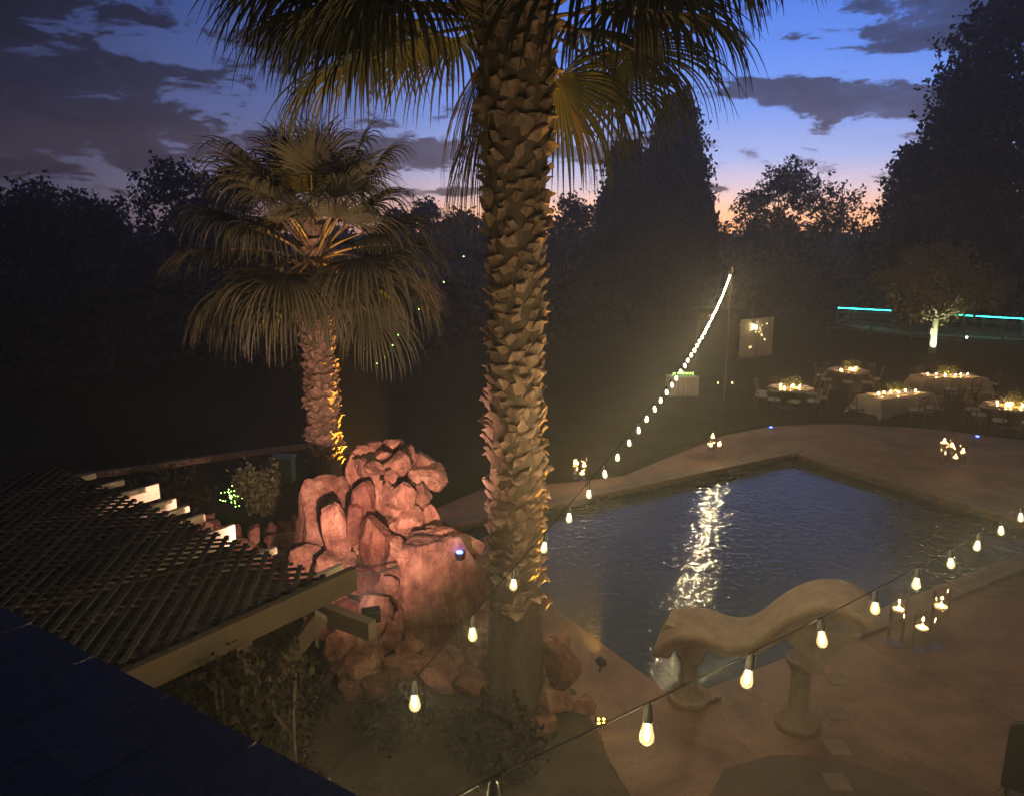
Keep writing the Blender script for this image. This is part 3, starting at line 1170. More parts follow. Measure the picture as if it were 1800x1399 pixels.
wf_loc = G(680, 1150)
wf = empty('rock_waterfall', wf_loc, 'floodlit rock waterfall of stacked red sandstone boulders between the two palms', 'rock waterfall')
rock_list = [
    # px, py, w, h, depth, thickness factor, boxiness, material
    (566, 950, 92, 195, 10.9, .9, .85, 'rock'), (572, 872, 80, 60, 11.2, .9, .4, 'rock'),
    (668, 940, 112, 200, 10.8, .8, .25, 'rock'), (640, 905, 60, 150, 10.45, .5, .3, 'rock'), (690, 1000, 170, 200, 10.4, .7, .3, 'rock'),
    (755, 838, 72, 58, 10.5, 1.1, .5, 'rock'), (735, 812, 50, 44, 10.6, 1, .5, 'rock'),
    (632, 792, 36, 28, 10.45, 1, .4, 'rock'), (656, 783, 36, 24, 10.7, 1, .4, 'rock'), (690, 785, 46, 28, 10.75, 1, .4, 'rock'), (672, 800, 32, 28, 10.4, 1, .4, 'rock'),
    (638, 818, 32, 40, 10.2, 1, .4, 'rock'), (662, 824, 40, 36, 10.15, 1, .4, 'rock'), (702, 814, 48, 54, 10.2, .9, .5, 'rock'), (684, 838, 26, 30, 10.05, 1, .4, 'rock'),
    (712, 796, 38, 28, 10.5, 1, .4, 'rock'), (618, 828, 30, 60, 10.4, 1, .5, 'rock'),
    (710, 870, 46, 54, 9.95, .8, .35, 'rock'), (682, 868, 24, 46, 10.0, .9, .4, 'rock'), (741, 872, 34, 48, 10.15, .9, .5, 'rock'), (690, 895, 30, 26, 9.95, .9, .4, 'rock'),
    (722, 918, 66, 62, 10.0, .7, .5, 'rock'), (760, 930, 50, 84, 10.1, .7, .45, 'rock'),
    (640, 880, 56, 70, 10.1, .6, .2, 'wetrock'), (664, 958, 78, 104, 9.75, .7, .1, 'wetrock'), (625, 925, 40, 70, 10.05, .6, .3, 'wetrock'),
    (598, 945, 50, 110, 10.2, .7, .5, 'rock'), (588, 992, 80, 70, 10.1, .7, .5, 'rock'), (545, 1000, 60, 80, 10.4, .7, .5, 'rock'),
    (636, 1015, 62, 56, 9.7, .8, .3, 'wetrock'), (686, 1024, 34, 32, 9.5, .9, .4, 'rock'), (700, 985, 60, 80, 9.8, .6, .4, 'rock'),
    (800, 1055, 140, 218, 9.25, .75, .92, 'rock'), (738, 1068, 80, 200, 9.35, .8, .8, 'rock'), (785, 965, 120, 50, 9.5, .9, .8, 'rock'),
    (656, 1072, 72, 70, 9.15, .8, .45, 'rock'), (608, 1078, 64, 62, 9.25, .8, .4, 'wetrock'), (645, 1112, 74, 84, 9.0, .7, .5, 'rock'), (688, 1118, 44, 66, 8.95, .8, .55, 'rock'),
    (716, 1092, 50, 52, 9.0, .8, .5, 'rock'), (742, 1100, 44, 44, 9.0, .8, .5, 'rock'), (722, 1130, 60, 50, 8.95, .8, .45, 'rock'),
    (640, 1165, 92, 74, 8.85, .8, .4, 'rock'), (706, 1172, 84, 66, 8.8, .8, .4, 'rock'), (598, 1150, 50, 92, 8.95, .8, .45, 'rock'), (662, 1205, 72, 58, 8.6, .8, .5, 'rock'),
    (790, 1165, 96, 56, 8.85, .8, .55, 'rock'), (842, 1160, 70, 62, 8.8, .8, .55, 'rock'), (848, 1122, 44, 42, 8.85, .9, .5, 'rock'), (770, 1195, 80, 50, 8.6, .8, .45, 'rock'),
    (622, 1208, 56, 50, 8.65, .8, .45, 'rock'), (720, 1215, 60, 44, 8.5, .8, .4, 'rock'), (575, 1085, 70, 110, 9.6, .9, .4, 'rock'), (830, 1200, 70, 50, 8.5, .8, .4, 'rock'),
]
for i, (px, py, w_, h_, d, th, bx, mt) in enumerate(rock_list):
    sx = w_ * d / FPX
    sy = max(.16, sx * th)
    sz = max(sx * .55, (h_ * d / FPX - sy * .36) / .9)
    c = at(px, py, d)
    rr_ = random.Random(i)
    o = link('boulder', rock_mesh(500 + i, (sx * 1.08, sy * 1.1, sz * 1.06), bx, cuts=9 if bx > .75 else 20, sub=5 if w_ > 75 else 4, m=mt), wf, c - wf_loc, (rr_.uniform(-.08, .08), rr_.uniform(-.1, .1), math.atan2(-c.x, c.y) + rr_.uniform(-.3, .3)))
for i, (px, py, w_, h_, d, lab) in enumerate([
        (986, 1172, 62, 108, 8.35, 'squared red boulder at the pool edge right of the big palm foot'),
        (1020, 1248, 74, 62, 8.55, 'low boulder with orange lit side beside the amber spotlight'),
        (975, 1232, 62, 70, 8.45, 'rough boulder against the foot of the big palm'),
        (1068, 1250, 60, 40, 8.7, 'flat boulder at the water edge under the first bench leg'),
        (955, 1275, 50, 44, 8.2, 'small low boulder in the planting bed below the big palm')]):
    sx = w_ * d / FPX
    c = at(px, py, d)
    sz = max(.22, (h_ * d / FPX - sx * .3) / .9)
    gz = 0.0
    o = link('boulder', rock_mesh(700 + i, (sx * 1.1, sx * .95, sz * 1.1), .5, sub=4), None, c)
    tag(o, lab, 'boulder', 'loose boulders by the pool')

# blue spotlight reflection on the big boulder: a small blue LED lamp lying on it
blue_on_rock = at(808, 988, 8.98)

# black hose that loops over the rocks
hp = [at(780, 922, 9.6), at(760, 950, 9.3), at(725, 978, 9.1), at(680, 1000, 8.9), at(620, 1010, 8.3), at(585, 1012, 7.2)]
cv = []
for i in range(len(hp) - 1):
    for k in range(4):
        cv.append(hp[i].lerp(hp[i + 1], k / 4) - Vector((0, 0, .03 * math.sin(PI * k / 4))))
cv.append(hp[-1])
tag(MB().tube(cv, .013, 6).build('power_cable', M['black'], None, 60), 'black cable sagging from the pergola beam to the waterfall rocks', 'cable')


# ================================================================== PERGOLA
PZ = 2.6
e1 = Vector((.60, .80, 0))
e2 = Vector((-.80, .60, 0))
C0 = Vector((-1.30, 5.28, PZ))           # far right corner
perg = empty('pergola', (C0.x - 1.2, C0.y - .2, 0), 'dark lattice roofed pergola with brown fascia beam at lower left', 'pergola')
PO = perg.location.copy()
Z = Vector((0, 0, 1))


def ploc(u, v, z):            # u back towards the house along -e1, v leftwards along e2
    return C0 - e1 * u + e2 * v + Vector((0, 0, z - PZ)) - PO


UL, VL = 3.4, 4.6
o = MB().beam(ploc(-.14, -.03, PZ + .02), ploc(UL, -.03, PZ + .02), .07, .18).build('fascia_beam', M['wood'], perg)
bevel(o, .008)
# rafters seen at their tails
for i, (px, py) in enumerate([(552, 1012), (455, 972), (362, 938), (330, 912), (303, 897), (280, 884), (232, 862), (190, 850), (140, 838)]):
    q = G(px, py, PZ + .03) - C0
    v_ = q.dot(e2)
    u_ = -q.dot(e1)
    hgt = (.22, .06, .18, .07, .06, .10, .16, .06, .06)[i]
    zc = PZ + .036 - hgt / 2
    mb = MB()
    a, b_ = ploc(u_ - (.27 if hgt > .12 else .16), v_, zc), ploc(UL, v_, zc - .0)
    o = mb.beam(a, b_, .045, hgt).build('rafter', M['rafter'], perg)
    bevel(o, .006)
# lattice: two layers of diagonal slats
dA = (-e1 + e2).normalized()
dB = (-e1 - e2).normalized()
sp_ = .098
for layer, dd in enumerate((dA, dB)):
    nn = Vector((-dd.y, dd.x, 0))
    corners = [ploc(.02, .02, PZ), ploc(UL, .02, PZ), ploc(UL, VL, PZ), ploc(.02, VL, PZ)]
    ks = [c.dot(nn) for c in corners]
    k = min(ks) + .06
    while k < max(ks):
        # clip the line to the rectangle
        hits = []
        for i in range(4):
            a, b_ = corners[i], corners[(i + 1) % 4]
            ka, kb2 = a.dot(nn) - k, b_.dot(nn) - k
            if ka * kb2 < 0:
                hits.append(a.lerp(b_, ka / (ka - kb2)))
        if len(hits) == 2 and (hits[1] - hits[0]).length > .1:
            mid = (hits[0] + hits[1]) / 2
            zl = PZ + .045 + layer * .013 - 0.0
            mb = MB().box((0, 0, 0), ((hits[1] - hits[0]).length, .040, .010), (dd, Vector((-dd.y, dd.x, 0)), Z))
            o = mb.build('slat', M['slat'], perg)
            jit = random.Random(int(k * 1000) + layer * 77)
            o.location = (mid.x + jit.uniform(-.008, .008), mid.y + jit.uniform(-.008, .008), zl)
            o.rotation_euler = (0, 0, jit.uniform(-.004, .004))
        k += sp_
for (u_, v_) in ((.62, .35), (.6, 4.4)):
    o = MB().box(ploc(u_, v_, 1.22), (.13, .13, 2.5), (e1, e2, Z)).build('post', M['post'], perg)
    bevel(o, .008)
o = MB().beam(ploc(.60, .33, 1.75), ploc(.15, .02, 2.42), .09, .11).build('brace', M['post'], perg)
o = MB().beam(ploc(-.02, -.34, 2.34), ploc(.02, .35, 2.34), .08, .14).build('bracket', M['post'], perg)
# wire lying over the lattice
pts = []
for k in range(15):
    q = Vector((0, 0, 0))
    a, b_ = ploc(1.2, 2.6, PZ + .09), ploc(.35, .25, PZ + .09)
    a = G(0, 1075, PZ + .09) - PO
    b_ = G(405, 982, PZ + .09) - PO
    q = a.lerp(b_, k / 14)
    pts.append(q + Vector((0, 0, .008 * math.sin(k * 2.1))))
MB().tube(pts, .004, 5).build('wire', M['wood'], perg)

# house eave at the lower left: shingle courses on a slab
RZ = 4.12
ra, rb = G(-60, 1057, RZ), G(640, 1443, RZ)
rd = (rb - ra).normalized()
rn = Vector((rd.y, -rd.x, 0))
if rn.y > 0:
    rn = -rn
eave = empty('house_eave', (ra + rb) / 2, 'dark blue grey house roof edge in the lower left corner', 'roof')
EO = eave.location.copy()
Lr = (rb - ra).length + 1.2
slope = Vector((rn.x, rn.y, .10)).normalized()
up_r = rd.cross(slope)
if up_r.z < 0:
    up_r = -up_r
MB().box(slope * 1.0 - up_r * .05, (Lr, 2.0, .08), (rd, slope, up_r)).build('roof_deck', M['post'], eave)
rs = random.Random(4)
for r_ in range(9):
    nsh = int(Lr / .30)
    for k in range(nsh):
        x = -Lr / 2 + (k + .5 + .5 * (r_ % 2)) * Lr / nsh
        if abs(x) > Lr / 2:
            continue
        y = -.015 + r_ * .14
        me_c = slope * (y + .10) + rd * x + up_r * (.004 + .006)
        o = MB().box((0, 0, 0), (Lr / nsh - .006, .22, .008), (rd, (slope - up_r * .055).normalized(), up_r)).build('shingle', M['shingle'], eave)
        o.location = me_c + up_r * rs.uniform(0, .002)

# vine beneath the beam
rng = np.random.default_rng(41)
vroot = empty('climbing_vine', G(470, 1330), 'dark leafy vine hanging below the brown fascia beam', 'vine')
VO = vroot.location.copy()
mb = MB()
pts = []
for k in range(46):
    px = rng.uniform(265, 520)
    top = 1215 - (px - 215) * .48 + 50
    d0 = rng.uniform(4.6, 6.2)
    a = at(px, top + rng.uniform(0, 90), d0)
    n = 10
    q = a.copy()
    line = [q - VO]
    for i in range(n):
        q = q + Vector((rng.normal() * .04, rng.normal() * .04, -max(.05, (a.z - .05) / n)))
        line.append(q - VO)
    mb.tube(line, [.012] * len(line), 4)
    for q in line:
        m_ = rng.integers(22, 46)
        pts.append(np.array(q)[None] + rng.normal(size=(m_, 3)) * .07)
mb.build('stems', M['bark'], vroot)['kind'] = 'stuff'
v, f = leaf_quads(np.concatenate(pts), .058, rng, up=-.4, aspect=1.5)
link('foliage', np_mesh('foliage', v, f, M['leaf_vine']), vroot)['kind'] = 'stuff'


# ================================================================== SHRUBS, POT, BOX near the small palm
def shrub(loc, r, h, seed, label, n=2200, ls=.10, m='leaf_shrub', name='shrub', group='garden shrubs', up=.5):
    rng = np.random.default_rng(seed)
    root = empty(name, loc, label, 'shrub', group)
    mb = MB()
    pts = []
    for k in range(26):
        th = rng.uniform(0, 2 * PI)
        rr_ = r * math.sqrt(rng.uniform(0, 1))
        tip = Vector((rr_ * math.cos(th), rr_ * math.sin(th), h * rng.uniform(.55, 1.0)))
        mb.tube([(0, 0, -.03), tip * .5 + Vector((0, 0, h * .1)), tip], [.014, .009, .004], 4)
        m_ = n // 26
        t = rng.uniform(.25, 1.05, m_)
        pts.append(np.array(tip)[None] * t[:, None] + rng.normal(size=(m_, 3)) * r * .14)
    mb.build('stems', M['bark'], root)
    v, f = leaf_quads(np.concatenate(pts), ls, rng, up=up, aspect=2.2)
    link('foliage', np_mesh('foliage', v, f, M[m]), root)
    return root


shrub(G(462, 905, .12), .48, .95, 51, 'wispy shrub beside the green fairy lights left of the rocks')
shrub(G(300, 905), .8, .7, 52, 'low dark shrub behind the pergola rafters', m='leaf_dark')
shrub(G(700, 1290, .03), .4, .28, 53, 'low bush in the bed under the nearest hanging bulb', m='leaf_vine', n=3000)
shrub(G(850, 1290, .03), .40, .30, 54, 'low bush in the bed below the waterfall, right one', m='leaf_vine', n=2000)
shrub(G(500, 1300, .03), .5, .6, 55, 'low bush in the bed at the vine side', m='leaf_vine', n=3000)
shrub(G(880, 1340, .03), .45, .30, 56, 'ground hugging plant below the foot of the big palm', m='leaf_vine', n=1800)
pot = empty('planter_wall', G(440, 930), 'low reddish stone planter below the wispy shrub', 'planter')
for i in range(9):
    a = math.radians(180 + i * 22)
    c = Vector((.75 * math.cos(a), .6 * math.sin(a), .14))
    link('stone', rock_mesh(820 + i, (.34, .26, .32), .5, sub=3), pot, c, (0, 0, a))
bx = empty('utility_box', G(500, 845), 'small green metal box behind the wispy shrub', 'box')
o = MB().box((0, 0, .25), (.42, .34, .5)).build('body', M['greenbox'], bx)
bevel(o, .02)
o = MB().box((0, 0, .52), (.48, .40, .05)).build('lid', M['greenbox'], bx)
bevel(o, .012)
# flagstones at the foot of the rocks on the left
fl = empty('flagstone_steps', G(470, 985), 'dim reddish flagstone steps between pergola and rocks', 'steps')
for i, (px, py, w_, z) in enumerate([(520, 1000, .8, .10), (470, 975, .9, .18), (500, 945, .8, .26), (430, 960, .7, .16), (540, 960, .6, .3)]):
    c = G(px, py, z)
    o = link('flagstone', rock_mesh(840 + i, (w_, w_ * .8, .3), .7, sub=3), fl, Vector((c.x, c.y, z - .06)) - fl.location)

# green fairy-light ball
fb = empty('fairy_light_ball', G(412, 895, .1), 'ball of small green fairy lights in front of the wispy shrub', 'fairy lights')
rng = np.random.default_rng(3)
dot = MB().lathe([(.0015, -.008), (.008, -.004), (.008, .004), (.0015, .008)], 6)
me_g = dot.mesh('light', M['fairy_green'])
me_w = dot.mesh('light', M['fairy_warm'])
wire = []
for k in range(34):
    q = Vector(rng.normal(size=3) * np.array([.095, .06, .10])) + Vector((0, 0, .26))
    wire.append(q)
    link('light', me_g, fb, q)
MB().tube(wire, .002, 4).build('wire', M['black'], fb)
MB().tube([(0, 0, -.1), (0, 0, .26)], .006, 5).build('stake', M['black'], fb)

# ================================================================== STRING LIGHTS
M['cable'] = mat('cable_rubber', (.006, .006, .006), .95, spec=.1)
bulb_glass = MB().lathe([(.0125, 0), (.013, -.008), (.0175, -.028), (.0215, -.045), (.0205, -.058), (.013, -.068), (.003, -.071)], 14).mesh('bulb', M['bulbglass'], 180)
fil = MB().lathe([(.001, -.014), (.0055, -.020), (.0070, -.036), (.0055, -.050), (.001, -.056)], 8).mesh('filament', M['filament'], 180)
sock = MB().lathe([(.006, .055), (.012, .045), (.015, .01), (.014, -.001)], 10).mesh('socket', M['blackplastic'], 60)


def string_light(label, A, B, sag, spacing, first, n_max, tail_a, tail_b, post=None):
    root = empty('string_light', A, label, 'string lights', 'bulb strings over the garden')
    A, B = Vector(A), Vector(B)
    L = (B - A).length

    def P(t):
        q = A.lerp(B, t)
        q.z -= 4 * sag * t * (1 - t)
        return q
    # sample by arc length
    ts = np.linspace(0, 1, 600)
    pp = [P(t) for t in ts]
    acc = [0]
    for i in range(1, len(pp)):
        acc.append(acc[-1] + (pp[i] - pp[i - 1]).length)
    cable = [pp[i] - A for i in range(0, 600, 4)] + [pp[-1] - A]
    MB().tube([tail_a - A] + cable + ([tail_b - A] if tail_b else []), .0028, 5).build('cable', M['cable'], root, 60)
    s_ = first
    rr_ = random.Random(int(L * 100))
    n = 0
    while s_ < acc[-1] and n < n_max:
        t = float(np.interp(s_, acc, ts))
        q = P(t) - A
        tilt = (rr_.uniform(-.16, .16), rr_.uniform(-.16, .16), rr_.uniform(0, 6))
        b = link('bulb', bulb_glass, root, q + Vector((0, 0, -.058)), tilt)
        link('socket', sock, b)
        link('filament', fil, b)
        s_ += spacing
        n += 1
    return root


SA = at(575, 1395, 2.3)
SB = at(1284, 482, 27.5)
string_light('long string of glowing bulbs sweeping from lower left to the far lawn', SA + Vector((0, 0, .06)), SB + Vector((0, 0, .06)), 0.56, .61, .0, 48, SA + Vector((-.45, -.45, .10)), None)
TA = at(868, 1405, 1.72)
TB = at(1850, 862, 6.6)
string_light('shorter string of glowing bulbs crossing the lower right over the stone bench', TA + Vector((0, 0, .06)), TB + Vector((0, 0, .06)), 0.07, .615, .0, 16, TA + Vector((-.35, -.3, .08)), TB + Vector((1.5, .9, .0)))
# pole that carries the far end
pb = Vector((SB.x + .05, SB.y + .05, ground_z(SB.x, SB.y)))
pole = empty('light_pole', pb, 'thin dark pole carrying the far end of the long bulb string', 'pole')
MB().tube([(0, 0, -.2), (0, 0, SB.z - pb.z + .25)], [.05, .035], 10).build('shaft', M['post'], pole)
MB().lathe([(.05, 0), (.06, .03), (.02, .06)], 10, (0, 0, SB.z - pb.z + .24)).build('cap', M['post'], pole)
pb2 = Vector((TB.x + 1.5, TB.y + .9, 0))
pole = empty('light_pole', pb2, 'dark pole outside the right edge holding the shorter bulb string', 'pole')
MB().tube([(0, 0, -.05), (0, 0, TB.z + .3)], [.05, .035], 10).build('shaft', M['post'], pole)
MB().lathe([(.05, 0), (.06, .03), (.02, .06)], 10, (0, 0, TB.z + .29)).build('cap', M['post'], pole)


# ================================================================== CANDLES
def vase(loc, h, r, fill, place, group):
    root = empty('glass_vase', loc, 'clear glass cylinder vase, ' + place, 'vase', group)
    g = MB()
    n = 20
    prof = [(r * .9, 0), (r, .006), (r, h), (r - .005, h + .001), (r - .005, .012)]
    g.lathe(prof, n)
    g.f = g.f[:-2] + [g.f[-2]]
    g.build('glass', M['glass'], root, 50)
    MB().lathe([(r - .008, .015), (r - .008, h * fill)], n).build('water', M['vasewater'], root, 50)
    c = empty('floating_candle', Vector(loc) + Vector((0, 0, h * fill + .002)), 'lit floating candle inside the ' + place.replace('the ', '', 1) + ' vase', 'candle', group + ' candles')
    MB().lathe([(r * .45, -.014), (r * .76, 0), (r * .80, .022), (r * .62, .027), (.004, .018)], 12).build('wax', M['wax'], c, 50)
    MB().lathe([(.002, .018), (.009, .028), (.011, .040), (.006, .058), (.001, .074)], 8).build('flame', M['flame'], c, 180)


q = G(1610, 1136)
for dx, dy, h, r, fl_, nm in ((-.24, .07, .74, .098, .62, 'the left tall one of the trio beside the stone bench'),
                              (.24, -.02, .78, .10, .70, 'the right tall one of the trio beside the stone bench'),
                              (-.005, -.09, .50, .098, .58, 'the short front one of the trio beside the stone bench')):
    vase((q.x + dx, q.y + dy, .005), h, r, fl_, nm, 'vases beside the stone bench')
q = G(1256, 798)
for dx, dy, h, r, fl_, nm in ((-.05, .05, .44, .07, .75, 'the tall one at the far pool edge'),
                              (.09, -.04, .26, .07, .6, 'the small right one at the far pool edge'),
                              (-.12, -.08, .34, .07, .45, 'the front left one at the far pool edge')):
    vase((q.x + dx, q.y + dy, .05 if pool(0, 0).y else 0), h, r, fl_, nm, 'vases at the far pool edge')
q = G(1020, 842)
for dx, dy, h, r, fl_, nm in ((-.10, .05, .40, .07, .75, 'the left one right of the big palm trunk'),
                              (.08, .03, .44, .07, .6, 'the tall right one right of the big palm trunk'),
                              (.03, -.10, .26, .07, .5, 'the short front one right of the big palm trunk')):
    vase((q.x + dx, q.y + dy, .005), h, r, fl_, nm, 'vases right of the big palm')
q = G(1675, 818)
for dx, dy, h, r, fl_, nm in ((-.20, .10, .62, .08, .78, 'the tall left one on the far deck at right'),
                              (.02, .16, .58, .08, .66, 'the rear middle one on the far deck at right'),
                              (.20, .02, .46, .08, .62, 'the right one on the far deck at right'),
                              (-.02, -.10, .34, .08, .55, 'the short front one on the far deck at right')):
    vase((q.x + dx, q.y + dy, .005), h, r, fl_, nm, 'vases on the far deck')


# ================================================================== TABLES AND CHAIRS ON THE LAWN
LZ = -1.0


def lawn_z(x, y):
    return ground_z(x, y) + .005


def chair_proto():
    r = empty('dining_chair', (0, 0, 0))
    o = MB().lathe([(.17, .44), (.205, .45), (.21, .475), (.19, .50), (.05, .507)], 16).build('seat_cushion', M['seat'], r, 50)
    MB().lathe([(.19, .405), (.20, .41), (.20, .438), (.19, .439)], 16).build('seat_frame', M['chairwood'], r, 50)
    for sx in (-1, 1):
        MB().tube([(sx * .17, -.17, 0), (sx * .145, -.145, .42)], [.014, .018], 7).build('leg', M['chairwood'], r, 60)
        MB().tube([(sx * .17, .20, 0), (sx * .15, .16, .42), (sx * .16, .20, .70), (sx * .15, .25, .92)], [.014, .018, .016, .013], 7).build('leg', M['chairwood'], r, 60)
    bk = MB().tube([(-.15, .25, .90), (0, .285, .925), (.15, .25, .90)], .014, 7).tube([(-.155, .185, .60), (0, .205, .61), (.155, .185, .60)], .011, 7)
    bk.build('backrest', M['chairwood'], r, 60)
    for k in (-1, 0, 1):
        MB().tube([(k * .075, .197, .605), (k * .075, .268, .91)], .008, 6).build('spindle', M['chairwood'], r, 60)
    return r


proto_chair = chair_proto()
chair_used = [False]


def chair(x, y, ang, label, group):
    if not chair_used[0]:
        o = proto_chair
        chair_used[0] = True
    else:
        o = copy_tree(proto_chair)
    o.location = (x, y, lawn_z(x, y))
    o.rotation_euler = (0, 0, ang)
    tag(o, label, 'chair', group)


plate_me = MB().lathe([(.05, .001), (.085, .004), (.135, .018), (.137, .020), (.085, .009), (.002, .007)], 18).mesh('dinner_plate', M['plate'], 60)
flame_me = MB().lathe([(.002, .0), (.015, .014), (.017, .028), (.008, .046), (.001, .058)], 8).mesh('flame', M['flame'], 180)
votive_me = MB().lathe([(.030, 0), (.036, .004), (.038, .085), (.034, .086), (.032, .012)], 12).mesh('glass', M['glass'], 50)
wax_me = MB().lathe([(.029, .010), (.029, .030), (.004, .031)], 10).mesh('wax', M['wax'], 50)
ORD = ['leftmost', 'second from left', 'third from left', 'fourth from left', 'fifth from left', 'sixth from left', 'seventh from left', 'eighth from left', 'ninth from left', 'tenth from left']


def dress(cx, cy, z, spots, where, plates):
    rng = np.random.default_rng(int(cx * 100))
    sp2 = sorted(spots)
    for i, (dx, dy) in enumerate(sp2):
        c = empty('votive_candle', (cx + dx, cy + dy, z + .002), '%s lit votive candle on the %s' % (ORD[i], where), 'candle', 'votives on the ' + where)
        link('glass', votive_me, c)
        link('wax', wax_me, c)
        link('flame', flame_me, c, (0, 0, .030), None, (1.0, 1.0, 1.0))
    gx = sum(s[0] for s in spots) / len(spots)
    gy = sum(s[1] for s in spots) / len(spots)
    ct = empty('centrepiece', (cx + gx, cy + gy, z + .002), 'leafy centrepiece among the candles on the ' + where, 'centrepiece', 'table centrepieces')
    MB().lathe([(.05, 0), (.06, .01), (.045, .09), (.055, .14)], 12).build('vase', M['glass'], ct, 50)
    pts = rng.normal(size=(420, 3)) * np.array([.16, .13, .075]) + np.array([0, 0, .22])
    pts[:, 2] = np.maximum(pts[:, 2], .05)
    v, f = leaf_quads(pts, .07, rng, up=.4, aspect=2)
    link('leaves', np_mesh('leaves', v, f, M['greenery']), ct)
    MB().tube([(0, 0, .02), (0, 0, .2)], .012, 5).build('stems', M['greenery'], ct)
    for (dx, dy) in plates:
        o = link('dinner_plate', plate_me, None, (cx + dx, cy + dy, z + .003))
        tag(o, 'white dinner plate on the ' + where, 'plate', 'plates on the ' + where)


def round_table(px, py, r, where, cloth, nch, seed):
    q = G(px, py, LZ + .75)
    cx, cy = q.x, q.y
    gz = lawn_z(cx, cy)
    root = empty('round_table', (cx, cy, gz), where[0].upper() * 0 + where + ' with candles and plates', 'table', 'round dinner tables')
    MB().lathe([(r - .02, .715), (r, .72), (r, .745), (r - .01, .75)], 40).build('tabletop', M['table_wood'] if cloth != 'dark' else M['table_wood'], root, 40)
    if cloth == 'dark':
        mb = MB()
        n = 72
        rings = []
        for zz_, k, am in ((.712, .985, 0), (.62, .99, .006), (.4, 1.02, .02), (.15, 1.05, .035), (.03, 1.06, .045)):
            rings.append([(r * (k + am * math.sin(a * 11 + .4 * math.sin(a * 3))) * math.cos(a), r * (k + am * math.sin(a * 11 + .4 * math.sin(a * 3))) * math.sin(a), zz_) for a in [2 * PI * i / n for i in range(n)]])
        vs = [x for rg in rings for x in rg]
        fs = [(i * n + k, i * n + (k + 1) % n, (i + 1) * n + (k + 1) % n, (i + 1) * n + k) for i in range(len(rings) - 1) for k in range(n)]
        mb.add(vs, fs).build('table_skirt', M['cloth_dark'], root, 180)
    else:
        MB().lathe([(.30, 0), (.28, .03), (.06, .07), (.05, .66), (.12, .714)], 20).build('pedestal', M['chairwood'], root, 50)
    rr_ = random.Random(seed)
    sp2 = [(rr_.uniform(-.42, .42), rr_.uniform(-.28, .28)) for _ in range(6)]
    pl = [((r - .2) * math.cos(2 * PI * (k + .5) / nch), (r - .2) * math.sin(2 * PI * (k + .5) / nch)) for k in range(nch)]
    dress(cx, cy, gz + .75, sp2, where, pl)
    ch = []
    for k in range(nch):
        a = 2 * PI * (k + .5) / nch + rr_.uniform(-.08, .08)
        ch.append((cx + (r + .16 + rr_.uniform(0, .12)) * math.cos(a), cy + (r + .16 + rr_.uniform(0, .12)) * math.sin(a), a))
    near = sorted([c for c in ch if c[1] < cy], key=lambda c: c[0])
    far = sorted([c for c in ch if c[1] >= cy], key=lambda c: c[0])
    for side, lst in (('near', near), ('far', far)):
        for i, (x, y, a) in enumerate(lst):
            chair(x, y, a - PI / 2, '%s chair on the %s side of the %s' % (ORD[i], side, where.replace(' nearest the long bulb string', '').replace(' behind the others', '').replace('cut by the', 'at').replace('skirted ', '')), 'chairs round the ' + where)
    return root


round_table(1391, 681, .78, 'pale round table nearest the long bulb string', 'none', 9, 1)
round_table(1491, 651, .76, 'dark skirted round table behind the others', 'dark', 8, 2)
round_table(1782, 713, .86, 'round table cut by the right edge', 'none', 9, 3)


